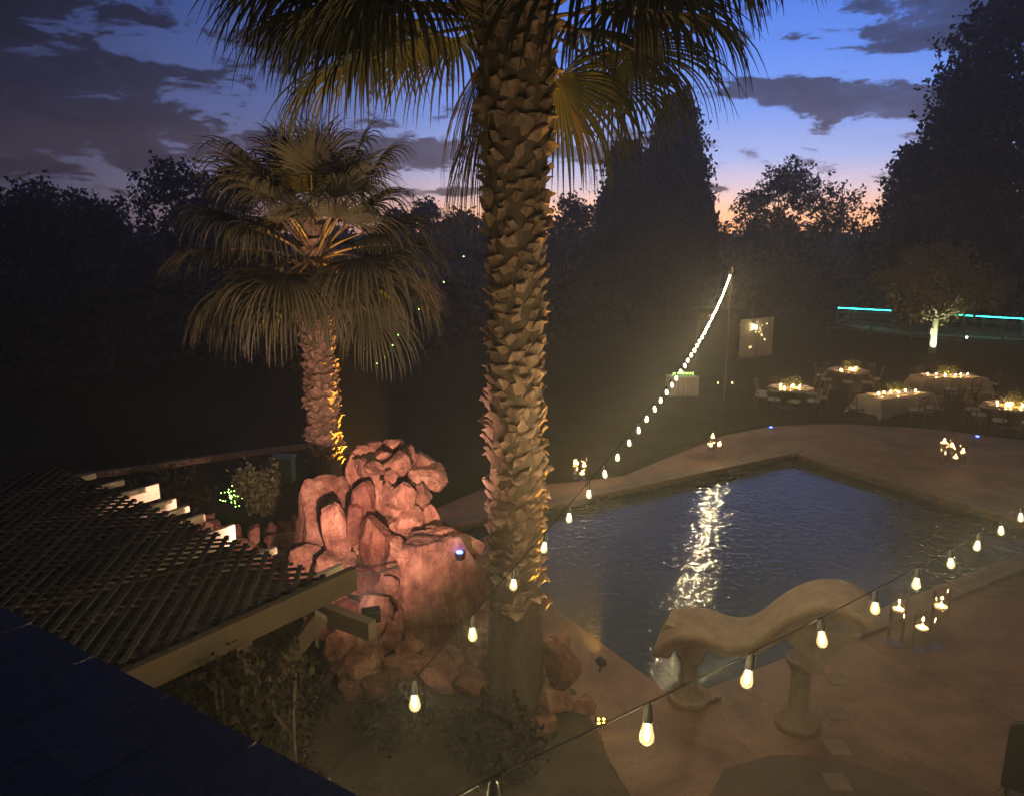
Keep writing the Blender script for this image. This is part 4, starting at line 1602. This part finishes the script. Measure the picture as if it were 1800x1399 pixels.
def long_table(px, py, L, Wd, ang, where, seed, nchairs):
    q = G(px, py, LZ + .76)
    cx, cy = q.x, q.y
    gz = lawn_z(cx, cy)
    root = empty('long_table', (cx, cy, gz), where + ' under a pale draped cloth', 'table', 'long dinner tables', ang)
    MB().box((0, 0, .735), (L, Wd, .03)).build('tabletop', M['table_wood'], root)
    for sx in (-1, 1):
        for sy in (-1, 1):
            MB().tube([(sx * (L / 2 - .15), sy * (Wd / 2 - .1), 0), (sx * (L / 2 - .15), sy * (Wd / 2 - .1), .72)], .022, 8).build('leg', M['chairwood'], root, 60)
    # cloth draped with folds, hanging unevenly
    nx_, ny_ = 64, 40
    dr = .58
    vs, fs = [], []
    Lx, Ly = L / 2 + dr, Wd / 2 + dr
    for j in range(ny_ + 1):
        for i in range(nx_ + 1):
            x = -Lx + 2 * Lx * i / nx_
            y = -Ly + 2 * Ly * j / ny_
            ex = max(0, abs(x) - L / 2 - .012)
            ey = max(0, abs(y) - Wd / 2 - .012)
            drop = max(ex, ey) if not (ex > 0 and ey > 0) else math.hypot(ex, ey) * .86
            X = math.copysign(min(abs(x), L / 2 + .012), x)
            Y = math.copysign(min(abs(y), Wd / 2 + .012), y)
            fl_ = drop / dr
            w1 = .045 * fl_ * math.sin(x * 9 + y * 7 + seed)
            if ex > 0:
                X += math.copysign(.05 * fl_ + w1 + .25 * ey, x)
            if ey > 0:
                Y += math.copysign(.05 * fl_ + w1 + .25 * ex, y)
            Zt = .756 - drop * (1 + .10 * math.sin(x * 3.1 + seed))
            Zt = max(Zt, .04)
            vs.append((X, Y, Zt + .001 * math.sin(x * 20) * (drop == 0)))
    for j in range(ny_):
        for i in range(nx_):
            a = j * (nx_ + 1) + i
            fs.append((a, a + 1, a + nx_ + 2, a + nx_ + 1))
    c = MB().add(vs, fs).build('tablecloth', M['white'], None, 180)
    c.location = root.location
    c.rotation_euler = root.rotation_euler
    tag(c, 'pale cloth hanging in folds over the ' + where, 'tablecloth', 'cloths on the long tables')
    rn_ = MB()
    rn_.box((0, 0, .7615), (L * .96, .34, .006))
    ro = rn_.build('table_runner', M['runner'])
    ro.location = root.location
    ro.rotation_euler = root.rotation_euler
    tag(ro, 'dark blue runner along the ' + where, 'runner', 'runners on the long tables')
    ca, sa = math.cos(ang), math.sin(ang)
    rr_ = random.Random(seed)
    sp2 = []
    for k in range(6):
        x, y = (k - 2.5) * L * .12 + rr_.uniform(-.05, .05), rr_.uniform(-.14, .14)
        sp2.append((x * ca - y * sa, x * sa + y * ca))
    pl = []
    for k in range(4):
        for s_ in (-1, 1):
            x, y = (k - 1.5) * L * .22, s_ * (Wd / 2 - .17)
            pl.append((x * ca - y * sa, x * sa + y * ca))
    dress(cx, cy, gz + .767, sp2, where, pl)
    for i, (x, y, a) in enumerate(nchairs):
        X = cx + x * ca - y * sa
        Y = cy + x * sa + y * ca
        chair(X, Y, ang + a, ['left', 'middle', 'right', 'rear left', 'rear right'][i] + ' white cushioned chair at the ' + where, 'chairs at the ' + where)
    return root


long_table(1575, 692, 2.5, .95, .42, 'nearer long table', 5, [(-.2, -1.0, PI), (.5, -1.02, PI), (-1.75, 0, PI / 2), (-.4, 1.0, 0), (.5, 1.0, 0)])
long_table(1668, 661, 2.4, .95, .05, 'farther long table', 8, [(-.5, -1.02, PI), (.3, -1.0, PI), (1.7, 0, -PI / 2), (-.4, 1.0, 0), (.5, 1.0, 0)])

# small table with green fairy lights under the string
q = G(1200, 660, LZ + .78)
st = empty('gift_table', (q.x, q.y, lawn_z(q.x, q.y)), 'small white clothed table with green lights below the long bulb string', 'table', rz=.15)
MB().box((0, 0, .735), (1.0, .6, .03)).build('tabletop', M['table_wood'], st)
for sx in (-1, 1):
    for sy in (-1, 1):
        MB().tube([(sx * .42, sy * .24, 0), (sx * .42, sy * .24, .72)], .02, 8).build('leg', M['chairwood'], st)
vs, fs = [], []
prof = []
n = 80
for zi, zz_ in enumerate((.756, .75, .5, .25, .05)):
    for k in range(n):
        a = 2 * PI * k / n
        ca, sa = math.cos(a), math.sin(a)
        sq = max(abs(ca) / .52, abs(sa) / .32)
        rr_ = 1 / sq
        w1 = (0, 0, .012, .02, .03)[zi] * math.sin(a * 14)
        vs.append((ca * (rr_ + w1 + .012 * zi), sa * (rr_ + w1 + .012 * zi), zz_))
for i in range(4):
    for k in range(n):
        fs.append((i * n + k, i * n + (k + 1) % n, (i + 1) * n + (k + 1) % n, (i + 1) * n + k))
fs.append(tuple(range(n)))
c = MB().add(vs, fs).build('tablecloth', M['white'], None, 40)
c.location = st.location
c.rotation_euler = st.rotation_euler
tag(c, 'white cloth over the small table below the long bulb string', 'tablecloth')
gl = empty('fairy_light_garland', st.location + Vector((0, 0, .76)), 'green fairy light garland on the small white table', 'fairy lights')
rng = np.random.default_rng(8)
wire = []
for k in range(24):
    q = Vector((-.4 + .8 * k / 23, rng.normal() * .05, .05 + .07 * abs(math.sin(k * 1.3))))
    wire.append(q)
    link('light', me_g, gl, q, None, (1.5, 1.5, 1.5))
MB().tube(wire, .003, 4).build('wire', M['black'], gl)

# plank panel with a lantern and fairy lights
q0, q1 = G(1298, 632, LZ), G(1356, 625, LZ)
pr = empty('plank_panel', (q0 + q1) / 2, 'whitewashed plank backdrop panel with lantern and fairy lights', 'backdrop', rz=math.atan2(q1.y - q0.y, q1.x - q0.x))
wd = (q1 - q0).length
npk = 9
for k in range(npk):
    o = MB().box((-wd / 2 + (k + .5) * wd / npk, 0, .98 + .01 * math.sin(k * 2.3)), (wd / npk - .012, .025, 1.88)).build('plank', M['plank'], pr)
for z in (.3, 1.65):
    MB().box((0, .04, z), (wd, .05, .09)).build('rail', M['plank'], pr)
for sx in (-1, 1):
    MB().beam((sx * wd * .4, .05, .0), (sx * wd * .4, .05, 1.7), .05, .05).build('support', M['post'], pr)
    MB().beam((sx * wd * .4, .09, 1.5), (sx * wd * .4, .8, .0), .05, .05).build('brace', M['post'], pr)
q = pr.matrix_basis @ Vector((-.25, -.12, 1.52))
lt = empty('lantern', q, 'bright warm lantern hanging at the top of the plank panel', 'lantern')
MB().lathe([(.02, .16), (.09, .11), (.085, .1), (.01, .12)], 10).build('cap', M['black'], lt, 40)
MB().lathe([(.08, -.11), (.085, -.10), (.02, -.09)], 10).build('base', M['black'], lt, 40)
for k in range(4):
    a = PI / 4 + k * PI / 2
    MB().tube([(.08 * math.cos(a), .08 * math.sin(a), -.1), (.08 * math.cos(a), .08 * math.sin(a), .11)], .006, 5).build('bar', M['black'], lt)
MB().lathe([(.01, -.085), (.055, -.06), (.06, .03), (.02, .08)], 12).build('glowing_bulb', M['lantern'], lt, 180)
MB().tube([(0, .0, .15), (0, .06, .26), (0, .12, .26)], .006, 5).build('hook', M['black'], lt)
vine = empty('fairy_light_vine', pr.location, 'trail of warm fairy lights down the plank panel', 'fairy lights')
vine.rotation_euler = pr.rotation_euler
wire = []
for (x, z, s_) in [(.62, 1.62, 1.2), (.30, 1.55, .9), (.16, 1.42, 1.0), (.22, 1.30, .8), (.12, 1.24, .9), (.32, 1.08, 1.4), (.28, 1.12, .9), (.55, .85, 1.4), (.50, .90, .8), (-.38, .56, 1.2), (-.45, .50, 1.0), (-.52, .58, .8), (-.05, 1.36, .9), (-.12, 1.25, 1.0)]:
    q = Vector((x, -.035, z))
    wire.append(q)
    link('light', me_w, vine, q, None, (s_, s_, s_))
MB().tube([q + Vector((0, .012, 0)) for q in wire], .0012, 4).build('wire', M['black'], vine)

# wooden arbour left of the panel
a0, a1 = G(1224, 640, LZ), G(1290, 634, LZ)
ar = empty('garden_arbour', (a0 + a1) / 2, 'plain timber arch standing left of the plank panel', 'arbour', rz=math.atan2(a1.y - a0.y, a1.x - a0.x))
wd = (a1 - a0).length
for sx in (-1, 1):
    o = MB().box((sx * wd / 2, 0, 1.15), (.10, .10, 2.4)).build('post', M['wood'], ar)
    MB().beam((sx * wd / 2 - sx * .05, 0, 1.9), (sx * wd / 2 - sx * .45, 0, 2.28), .07, .07).build('brace', M['wood'], ar)
MB().box((0, -.07, 2.36), (wd + .5, .05, .14)).build('crossbeam', M['wood'], ar)
MB().box((0, .07, 2.36), (wd + .5, .05, .14)).build('crossbeam', M['wood'], ar)
for k in range(6):
    MB().box((-wd / 2 + k * wd / 5, 0, 2.46), (.05, .6, .06)).build('top_slat', M['wood'], ar)

# lit rail along the sand yard
def lit_rail(p0, p1, label, z_top=1.15, n=4, white=()):
    p0, p1 = Vector(p0), Vector(p1)
    root = empty('lit_rail', (p0 + p1) / 2, label, 'fence', 'teal lit rails by the sand yard')
    O = root.location.copy()
    for k in range(n + 1):
        q = p0.lerp(p1, k / n)
        MB().box(q - O + Vector((0, 0, z_top / 2)), (.09, .09, z_top)).build('post', M['fence'], root)
    for zz_ in (.45, .8):
        MB().beam(p0 - O + Vector((0, 0, zz_)), p1 - O + Vector((0, 0, zz_)), .05, .09).build('rail', M['fence'], root)
    MB().beam(p0 - O + Vector((0, 0, z_top)), p1 - O + Vector((0, 0, z_top)), .07, .07).build('top_rail', M['fence'], root)
    MB().beam(p0 - O + Vector((0, -.045, z_top - .03)), p1 - O + Vector((0, -.045, z_top - .03)), .03, .035).build('led_strip', M['led_teal'], root)


lit_rail(G(1470, 572, -.94), G(1563, 578, -.94), 'short rail with a glowing teal strip left of the floodlit tree')
lit_rail(G(1660, 586, -.94), G(1830, 598, -.94), 'long rail with a glowing teal strip right of the floodlit tree', n=5)
# low unlit rail fence in front of the yard
rf = empty('rail_fence', G(1640, 612, LZ), 'low dark rail fence in front of the sand yard', 'fence')
RO = rf.location.copy()
fp = [G(1455, 585, LZ), G(1530, 590, LZ), G(1600, 600, LZ), G(1680, 607, LZ), G(1760, 612, LZ), G(1840, 618, LZ)]
for i, q in enumerate(fp):
    MB().box(q - RO + Vector((0, 0, .32)), (.08, .08, .75)).build('post', M['fence'], rf)
    if i < len(fp) - 1:
        for zz_ in (.3, .62):
            MB().beam(q - RO + Vector((0, 0, zz_)), fp[i + 1] - RO + Vector((0, 0, zz_)), .05, .10).build('rail', M['fence'], rf)
# small white box on the floodlit trunk and a short bollard
bh = empty('bird_box', ab + Vector((-.19, -.14, 1.15)), 'small pale box fixed to the floodlit trunk', 'box')
o = MB().box((0, 0, 0), (.2, .16, .3)).build('body', M['plank'], bh)
MB().box((0, 0, .165), (.25, .2, .03)).build('lid', M['post'], bh)
bo = empty('path_bollard', G(1697, 612, LZ), 'short bollard light at the right of the floodlit tree', 'bollard')
MB().lathe([(.05, 0), (.05, .5), (.03, .52)], 10).build('shaft', M['black'], bo, 40)
MB().lathe([(.045, .52), (.05, .53), (.05, .60), (.02, .62)], 10).build('lamp_head', M['led_white'], bo, 40)


# blue solar lights on the deck edge, and a lamp added for the spotlight reflection on the rock
def blue_light(loc, label):
    r = empty('blue_marker_or_reflection_light', loc, label, 'light', 'small blue marker lights')
    MB().lathe([(.05, 0), (.055, .008), (.055, .025), (.045, .03)], 14).build('housing', M['blackplastic'], r, 40)
    MB().lathe([(.04, .031), (.036, .045), (.01, .052)], 14).build('lens', M['led_blue'], r, 60)


blue_light(G(1355, 753, .002), 'small blue marker light on the curved far deck edge')
blue_light(G(1718, 769, .002), 'small blue marker light on the deck edge below the right table')
bl = at(808, 975, 9.0)
blr = empty('blue_marker_or_reflection_light', bl, 'small blue lamp added on the big boulder for a spotlight reflection', 'light', 'small blue marker lights')
MB().lathe([(.05, -.05), (.055, .008), (.055, .025), (.045, .03)], 14).build('housing', M['blackplastic'], blr, 40)  # housing and lens added for the spotlight reflection
MB().lathe([(.04, .031), (.036, .045), (.01, .052)], 14).build('lens', M['led_blue'], blr, 60)

# amber LED spotlight by the bench
am = empty('amber_spotlight', G(1056, 1280), 'small amber LED spotlight lying at the pool corner', 'spotlight')
MB().tube([(0, 0, 0), (0, 0, .05)], .012, 6).build('stake', M['black'], am)
fx = Matrix.Rotation(math.radians(-38), 4, 'X')
mb = MB().box((0, 0, .09), (.12, .05, .09), tuple((fx @ Vector(a)).normalized() for a in ((1, 0, 0), (0, 1, 0), (0, 0, 1))))
bevel(mb.build('housing', M['blackplastic'], am), .008)
dirn = (fx @ Vector((0, -1, 0))).normalized()
upn = (fx @ Vector((0, 0, 1))).normalized()
for sx in (-1, 1):
    for sz in (-1, 1):
        o = link('led', MB().lathe([(.002, -.006), (.012, -.003), (.012, .003), (.002, .008)], 8).mesh('led', M['led_amber'], 60), am, Vector((0, 0, .09)) + dirn * .028 + Vector((1, 0, 0)) * sx * .028 + upn * sz * .02)

# ================================================================== STONE BENCH
bn_a, bn_b = Vector((1.98, 7.72, 0)), Vector((3.05, 7.28, 0))
bd = (bn_b - bn_a).normalized()
bs = Vector((-bd.y, bd.x, 0))            # away from the house
bench = empty('stone_bench', (bn_a + bn_b) / 2, 'carved cast stone bench with rolling wave shaped top beside the pool', 'bench')
BO = bench.location.copy()
# top line: pixel x -> height, along the bench axis
line_px = [(1162, 1112), (1168, 1090), (1185, 1074), (1215, 1065), (1245, 1069), (1275, 1082), (1305, 1088), (1335, 1078), (1360, 1055), (1390, 1034), (1425, 1019), (1460, 1015), (1495, 1022), (1522, 1038), (1540, 1062)]
tops = []
for px, py in line_px:
    r = ray(px, py)
    # meet the vertical plane through the rear edge of the bench
    base = bn_a + bs * .18
    nrm = bs
    t = (nrm.dot(base)) / (nrm.dot(Vector((r.x, r.y, 0))))
    tops.append(Vector((0, 0, CAM_H)) + r * t)
# section: rounded slab, 0.46 deep
mb = MB()
sect = [(.06, -.045), (.05, -.02), (.02, .0), (-.10, .006), (-.34, .0), (-.57, -.006), (-.615, -.012), (-.63, -.03), (-.63, -.075), (-.615, -.09), (-.575, -.095), (-.565, -.105), (-.555, -.185), (-.53, -.20), (-.12, -.205), (-.09, -.19), (-.04, -.11), (.05, -.075)]
vs, fs = [], []
ns = len(sect)
for i, q in enumerate(tops):
    tdir = (tops[min(i + 1, len(tops) - 1)] - tops[max(i - 1, 0)]).normalized()
    nup = bs.cross(tdir)
    if nup.z < 0:
        nup = -nup
    for a, b_ in sect:
        vs.append(q + bs * a + nup * b_ - BO)
for i in range(len(tops) - 1):
    for k in range(ns):
        k2 = (k + 1) % ns
        fs.append((i * ns + k, i * ns + k2, (i + 1) * ns + k2, (i + 1) * ns + k))
fs.append(tuple(range(ns)))
fs.append(tuple((len(tops) - 1) * ns + k for k in range(ns))[::-1])
o = mb.add(vs, fs).build('seat_slab', M['caststone'], bench)
bm = bmesh.new()
bm.from_mesh(o.data)
bmesh.ops.recalc_face_normals(bm, faces=bm.faces)
bm.to_mesh(o.data)
bm.free()
sd = o.modifiers.new('sub', 'SUBSURF')
sd.levels = sd.render_levels = 2
for pl_ in o.data.polygons:
    pl_.use_smooth = True


def pedestal(c, ztop, w_):
    prof = [(.21, 0), (.22, .02), (.22, .07), (.20, .085), (.175, .10), (.165, .14), (.115, .17), (.105, .22), (.095, ztop * .55), (.092, ztop - .16), (.115, ztop - .13), (.12, ztop - .10), (.15, ztop - .06), (.165, ztop)]
    MB().lathe([(r * w_, z) for r, z in prof], 24, c - BO).build('pedestal', M['caststone'], bench, 55)


def scroll(c, flip, sz, name='scroll_bracket'):
    """volute: a spiral band with depth, lying in the plane of the bench front"""
    mb = MB()
    pts = []
    for k in range(40):
        t = k / 39
        a = t * 3.4 * PI * .62 - .6
        r = sz * (1 - .82 * t)
        pts.append((r * math.cos(a), r * math.sin(a)))
    vs, fs = [], []
    for k, (x, z) in enumerate(pts):
        th = sz * .20 * (1 - .6 * k / 39)
        L = math.hypot(x, z) + 1e-6
        ux, uz = x / L, z / L
        for (s_, yy) in ((1, -.20), (1, .18), (-1, .18), (-1, -.20)):
            X = (x + ux * th * s_ * .5)
            Zz = (z + uz * th * s_ * .5)
            vs.append(c + bd * (X * flip) + bs * yy + Vector((0, 0, Zz)) - BO)
    for k in range(39):
        for j in range(4):
            j2 = (j + 1) % 4
            fs.append((k * 4 + j, k * 4 + j2, (k + 1) * 4 + j2, (k + 1) * 4 + j))
    fs += [(0, 1, 2, 3), (39 * 4 + 3, 39 * 4 + 2, 39 * 4 + 1, 39 * 4)]
    mb.add(vs, fs)
    o = mb.build(name, M['caststone'], bench, 40)
    bm = bmesh.new()
    bm.from_mesh(o.data)
    bmesh.ops.recalc_face_normals(bm, faces=bm.faces)
    bm.to_mesh(o.data)
    bm.free()


pedestal(bn_a, .62, 1.0)
pedestal(bn_b, .80, 1.05)


def console(c, zb, zt, w0, w1, name):
    """carved block that widens upward from the pedestal to the slab"""
    mb = MB()
    rows = []
    for k in range(9):
        t = k / 8
        w_ = w0 + (w1 - w0) * (.5 - .5 * math.cos(PI * t ** 1.4))
        dp = .15 + .05 * t
        rows.append([c + bd * (sx * w_) + bs * (sy * dp - .02) + Vector((0, 0, zb + (zt - zb) * t)) - BO for sx, sy in ((-1, -1), (-.35, -1.22), (.35, -1.22), (1, -1), (1, 1), (-1, 1))])
    vs = [q for r in rows for q in r]
    fs = [(i * 6 + k, i * 6 + (k + 1) % 6, (i + 1) * 6 + (k + 1) % 6, (i + 1) * 6 + k) for i in range(8) for k in range(6)]
    fs += [tuple(range(6))[::-1], tuple(48 + k for k in range(6))]
    mb.add(vs, fs).build(name, M['caststone'], bench, 50)


console(bn_a + bd * .05, .58, 1.00, .10, .30, 'carved_block')
console(bn_b + bd * .10, .76, 1.26, .11, .40, 'carved_block')
scroll(bn_a - bd * .16 + Vector((0, 0, .88)), -1, .125)
scroll(bn_a + bd * .24 + Vector((0, 0, .84)), 1, .12)
scroll(bn_b - bd * .30 + Vector((0, 0, 1.05)), -1, .13)
# plinth stones under the first leg
o = link('plinth_stone', rock_mesh(901, (.55, .42, .16), .6, sub=3), bench, bn_a + Vector((.12, .1, .0)) - BO)

# dark chair cut by the lower right corner
pc = G(1800, 1399)
pc = G(1846, 1284, 1.04)
kc = empty('patio_chair', (pc.x, pc.y, 0), 'black round shouldered chair back cut by the lower right corner', 'chair')
vs = []
ring = []
n = 24
outl = []
wq, hq, rc = .27, .62, .12
for cx_, cz_, a0_ in ((wq - rc, hq - rc, 0), (-(wq - rc), hq - rc, 90)):
    for k in range(7):
        a = math.radians(a0_ + k * 15)
        outl.append((cx_ + rc * math.cos(a), cz_ + rc * math.sin(a)))
outl += [(-wq, -.02), (wq, -.02)]
nn = len(outl)
vs = [(x, -.03, z + .42) for x, z in outl] + [(x, .03, z + .42) for x, z in outl]
fs = [tuple(range(nn)), tuple(range(nn, 2 * nn))[::-1]] + [(k, (k + 1) % nn, (k + 1) % nn + nn, k + nn) for k in range(nn)]
o = MB().add(vs, fs).build('backrest', M['blackplastic'], kc)
bevel(o, .012)
bevel(MB().box((0, .27, .42), (.52, .5, .07)).build('seat', M['blackplastic'], kc), .02)
for sx in (-1, 1):
    for y in (.02, .48):
        MB().tube([(sx * .23, y, 0), (sx * .22, y, .40)], .016, 8).build('leg', M['black'], kc)
kc.rotation_euler = (0, 0, -.62)

# green laser dots on trees built as lamps on added stakes, then path lights
for i, (px, py, d) in enumerate([(815, 452, 36), (780, 497, 34), (736, 545, 33), (700, 590, 30), (676, 628, 28), (663, 640, 28), (690, 608, 30), (1287, 674, 27), (1262, 674, 30)]):
    q = at(px, py, d)
    gz = ground_z(q.x, q.y)
    lab = ['highest green laser dot against the dark trees', 'second highest green laser dot against the dark trees', 'third highest green laser dot right of the small palm',
           'green laser dot lowest but three, right of the small palm trunk', 'green laser dot lowest but one, right of the small palm trunk', 'lowest green laser dot right of the small palm trunk',
           'green laser dot lowest but two, right of the small palm trunk', 'amber path light on the lawn left of the round tables', 'dim path light on the lawn beside the amber one'][i]
    r = empty('laser_dot_or_path_light', (q.x, q.y, gz), lab, 'light', 'green laser dots and tiny path lights')
    MB().tube([(0, 0, -.1), (0, 0, q.z - gz)], .008, 5).build('stake', M['black'], r)  # stakes under the laser dots are added
    MB().lathe([(.004, -.02), (.02, -.01), (.02, .01), (.004, .02)], 8, (0, 0, q.z - gz + .02)).build('lamp', M['fairy_green' if i < 7 else 'fairy_warm'], r)


# ================================================================== FLOODLIGHTS (fixtures with their lamps)
def flood(name, loc, target, color, power, angle, blend, label, size=.05, head=.11):
    loc, target = Vector(loc), Vector(target)
    root = empty(name, (loc.x, loc.y, loc.z - .12), label, 'floodlight', 'garden floodlights')
    O = root.location.copy()
    d, s, u = frame_from(target - loc)
    c = loc - O
    bevel(MB().box(c - d * .05, (.08, head * 1.3, head), (d, s, u)).build('housing', M['blackplastic'], root), .01)
    MB().box(c - d * .008, (.004, head * 1.1, head * .8), (d, s, u)).build('lens', M['glass'], root)
    MB().tube([(0, 0, -.05), c - d * .05], .012, 6).build('bracket', M['black'], root)
    ld = bpy.data.lights.new(name + '_lamp', 'SPOT')
    ld.energy = power
    ld.color = color
    ld.spot_size = math.radians(angle)
    ld.spot_blend = blend
    ld.shadow_soft_size = size
    lo = bpy.data.objects.new(name + '_lamp', ld)
    COL.objects.link(lo)
    lo.parent = root
    lo.location = c + d * .03
    lo.rotation_euler = (target - loc).to_track_quat('-Z', 'Y').to_euler()
    return root


PINK = (1.0, .55, .42)
flood('pink_floodlight', (-1.10, 5.46, 2.30), Vector((-2.75, 10.4, 3.3)), PINK, 2600, 92, .85, 'floodlight in the bed throwing pink light on the waterfall rocks', .06)
AMBER = (1.0, .50, .04)
flood('amber_uplight', (LP.x + 1.0, LP.y + .43, .24), (LP.x + .24, LP.y + .06, 2.5), AMBER, 1250, 50, .5, 'amber uplight behind the right side of the big palm foot', .03, .09)
flood('amber_uplight', (SP.x + .95, SP.y + .15, .2), (SP.x + .20, SP.y - .05, 3.2), AMBER, 2200, 54, .5, 'amber uplight at the right foot of the smaller palm', .03, .09)
flood('tree_uplight', ab + Vector((-.1, -.75, .12)), ab + Vector((0, 0, 1.9)), (.90, 1.0, .55), 420, 100, .7, 'white uplight at the foot of the orange leaved lawn tree', .03, .08)

# ================================================================== HAZE, ADDED FOR THE LENS GLOW ROUND THE BULBS
ADDED_HAZE_D = 0.0037
hz = MB().box((10, 66, 10), (330, 182, 26)).build('added_haze', None)
hm = bpy.data.materials.new('glow_haze')
hm.use_nodes = True
T = NT(hm.node_tree)
T.n.clear()
ho = T.new('ShaderNodeOutputMaterial')
pvn = T.new('ShaderNodeVolumePrincipled')
pvn.inputs['Color'].default_value = (.92, .92, .92, 1)
pvn.inputs['Density'].default_value = ADDED_HAZE_D
pvn.inputs['Anisotropy'].default_value = 0.62
T.link(pvn.outputs[0], ho.inputs['Volume'])
hz.data.materials.append(hm)
tag(hz, 'thin haze volume added for the lens glow round the lights', 'added_haze', kind='stuff')
print('objects', len(bpy.data.objects), 'tris', sum(len(o.data.polygons) for o in bpy.data.objects if o.type == 'MESH'))
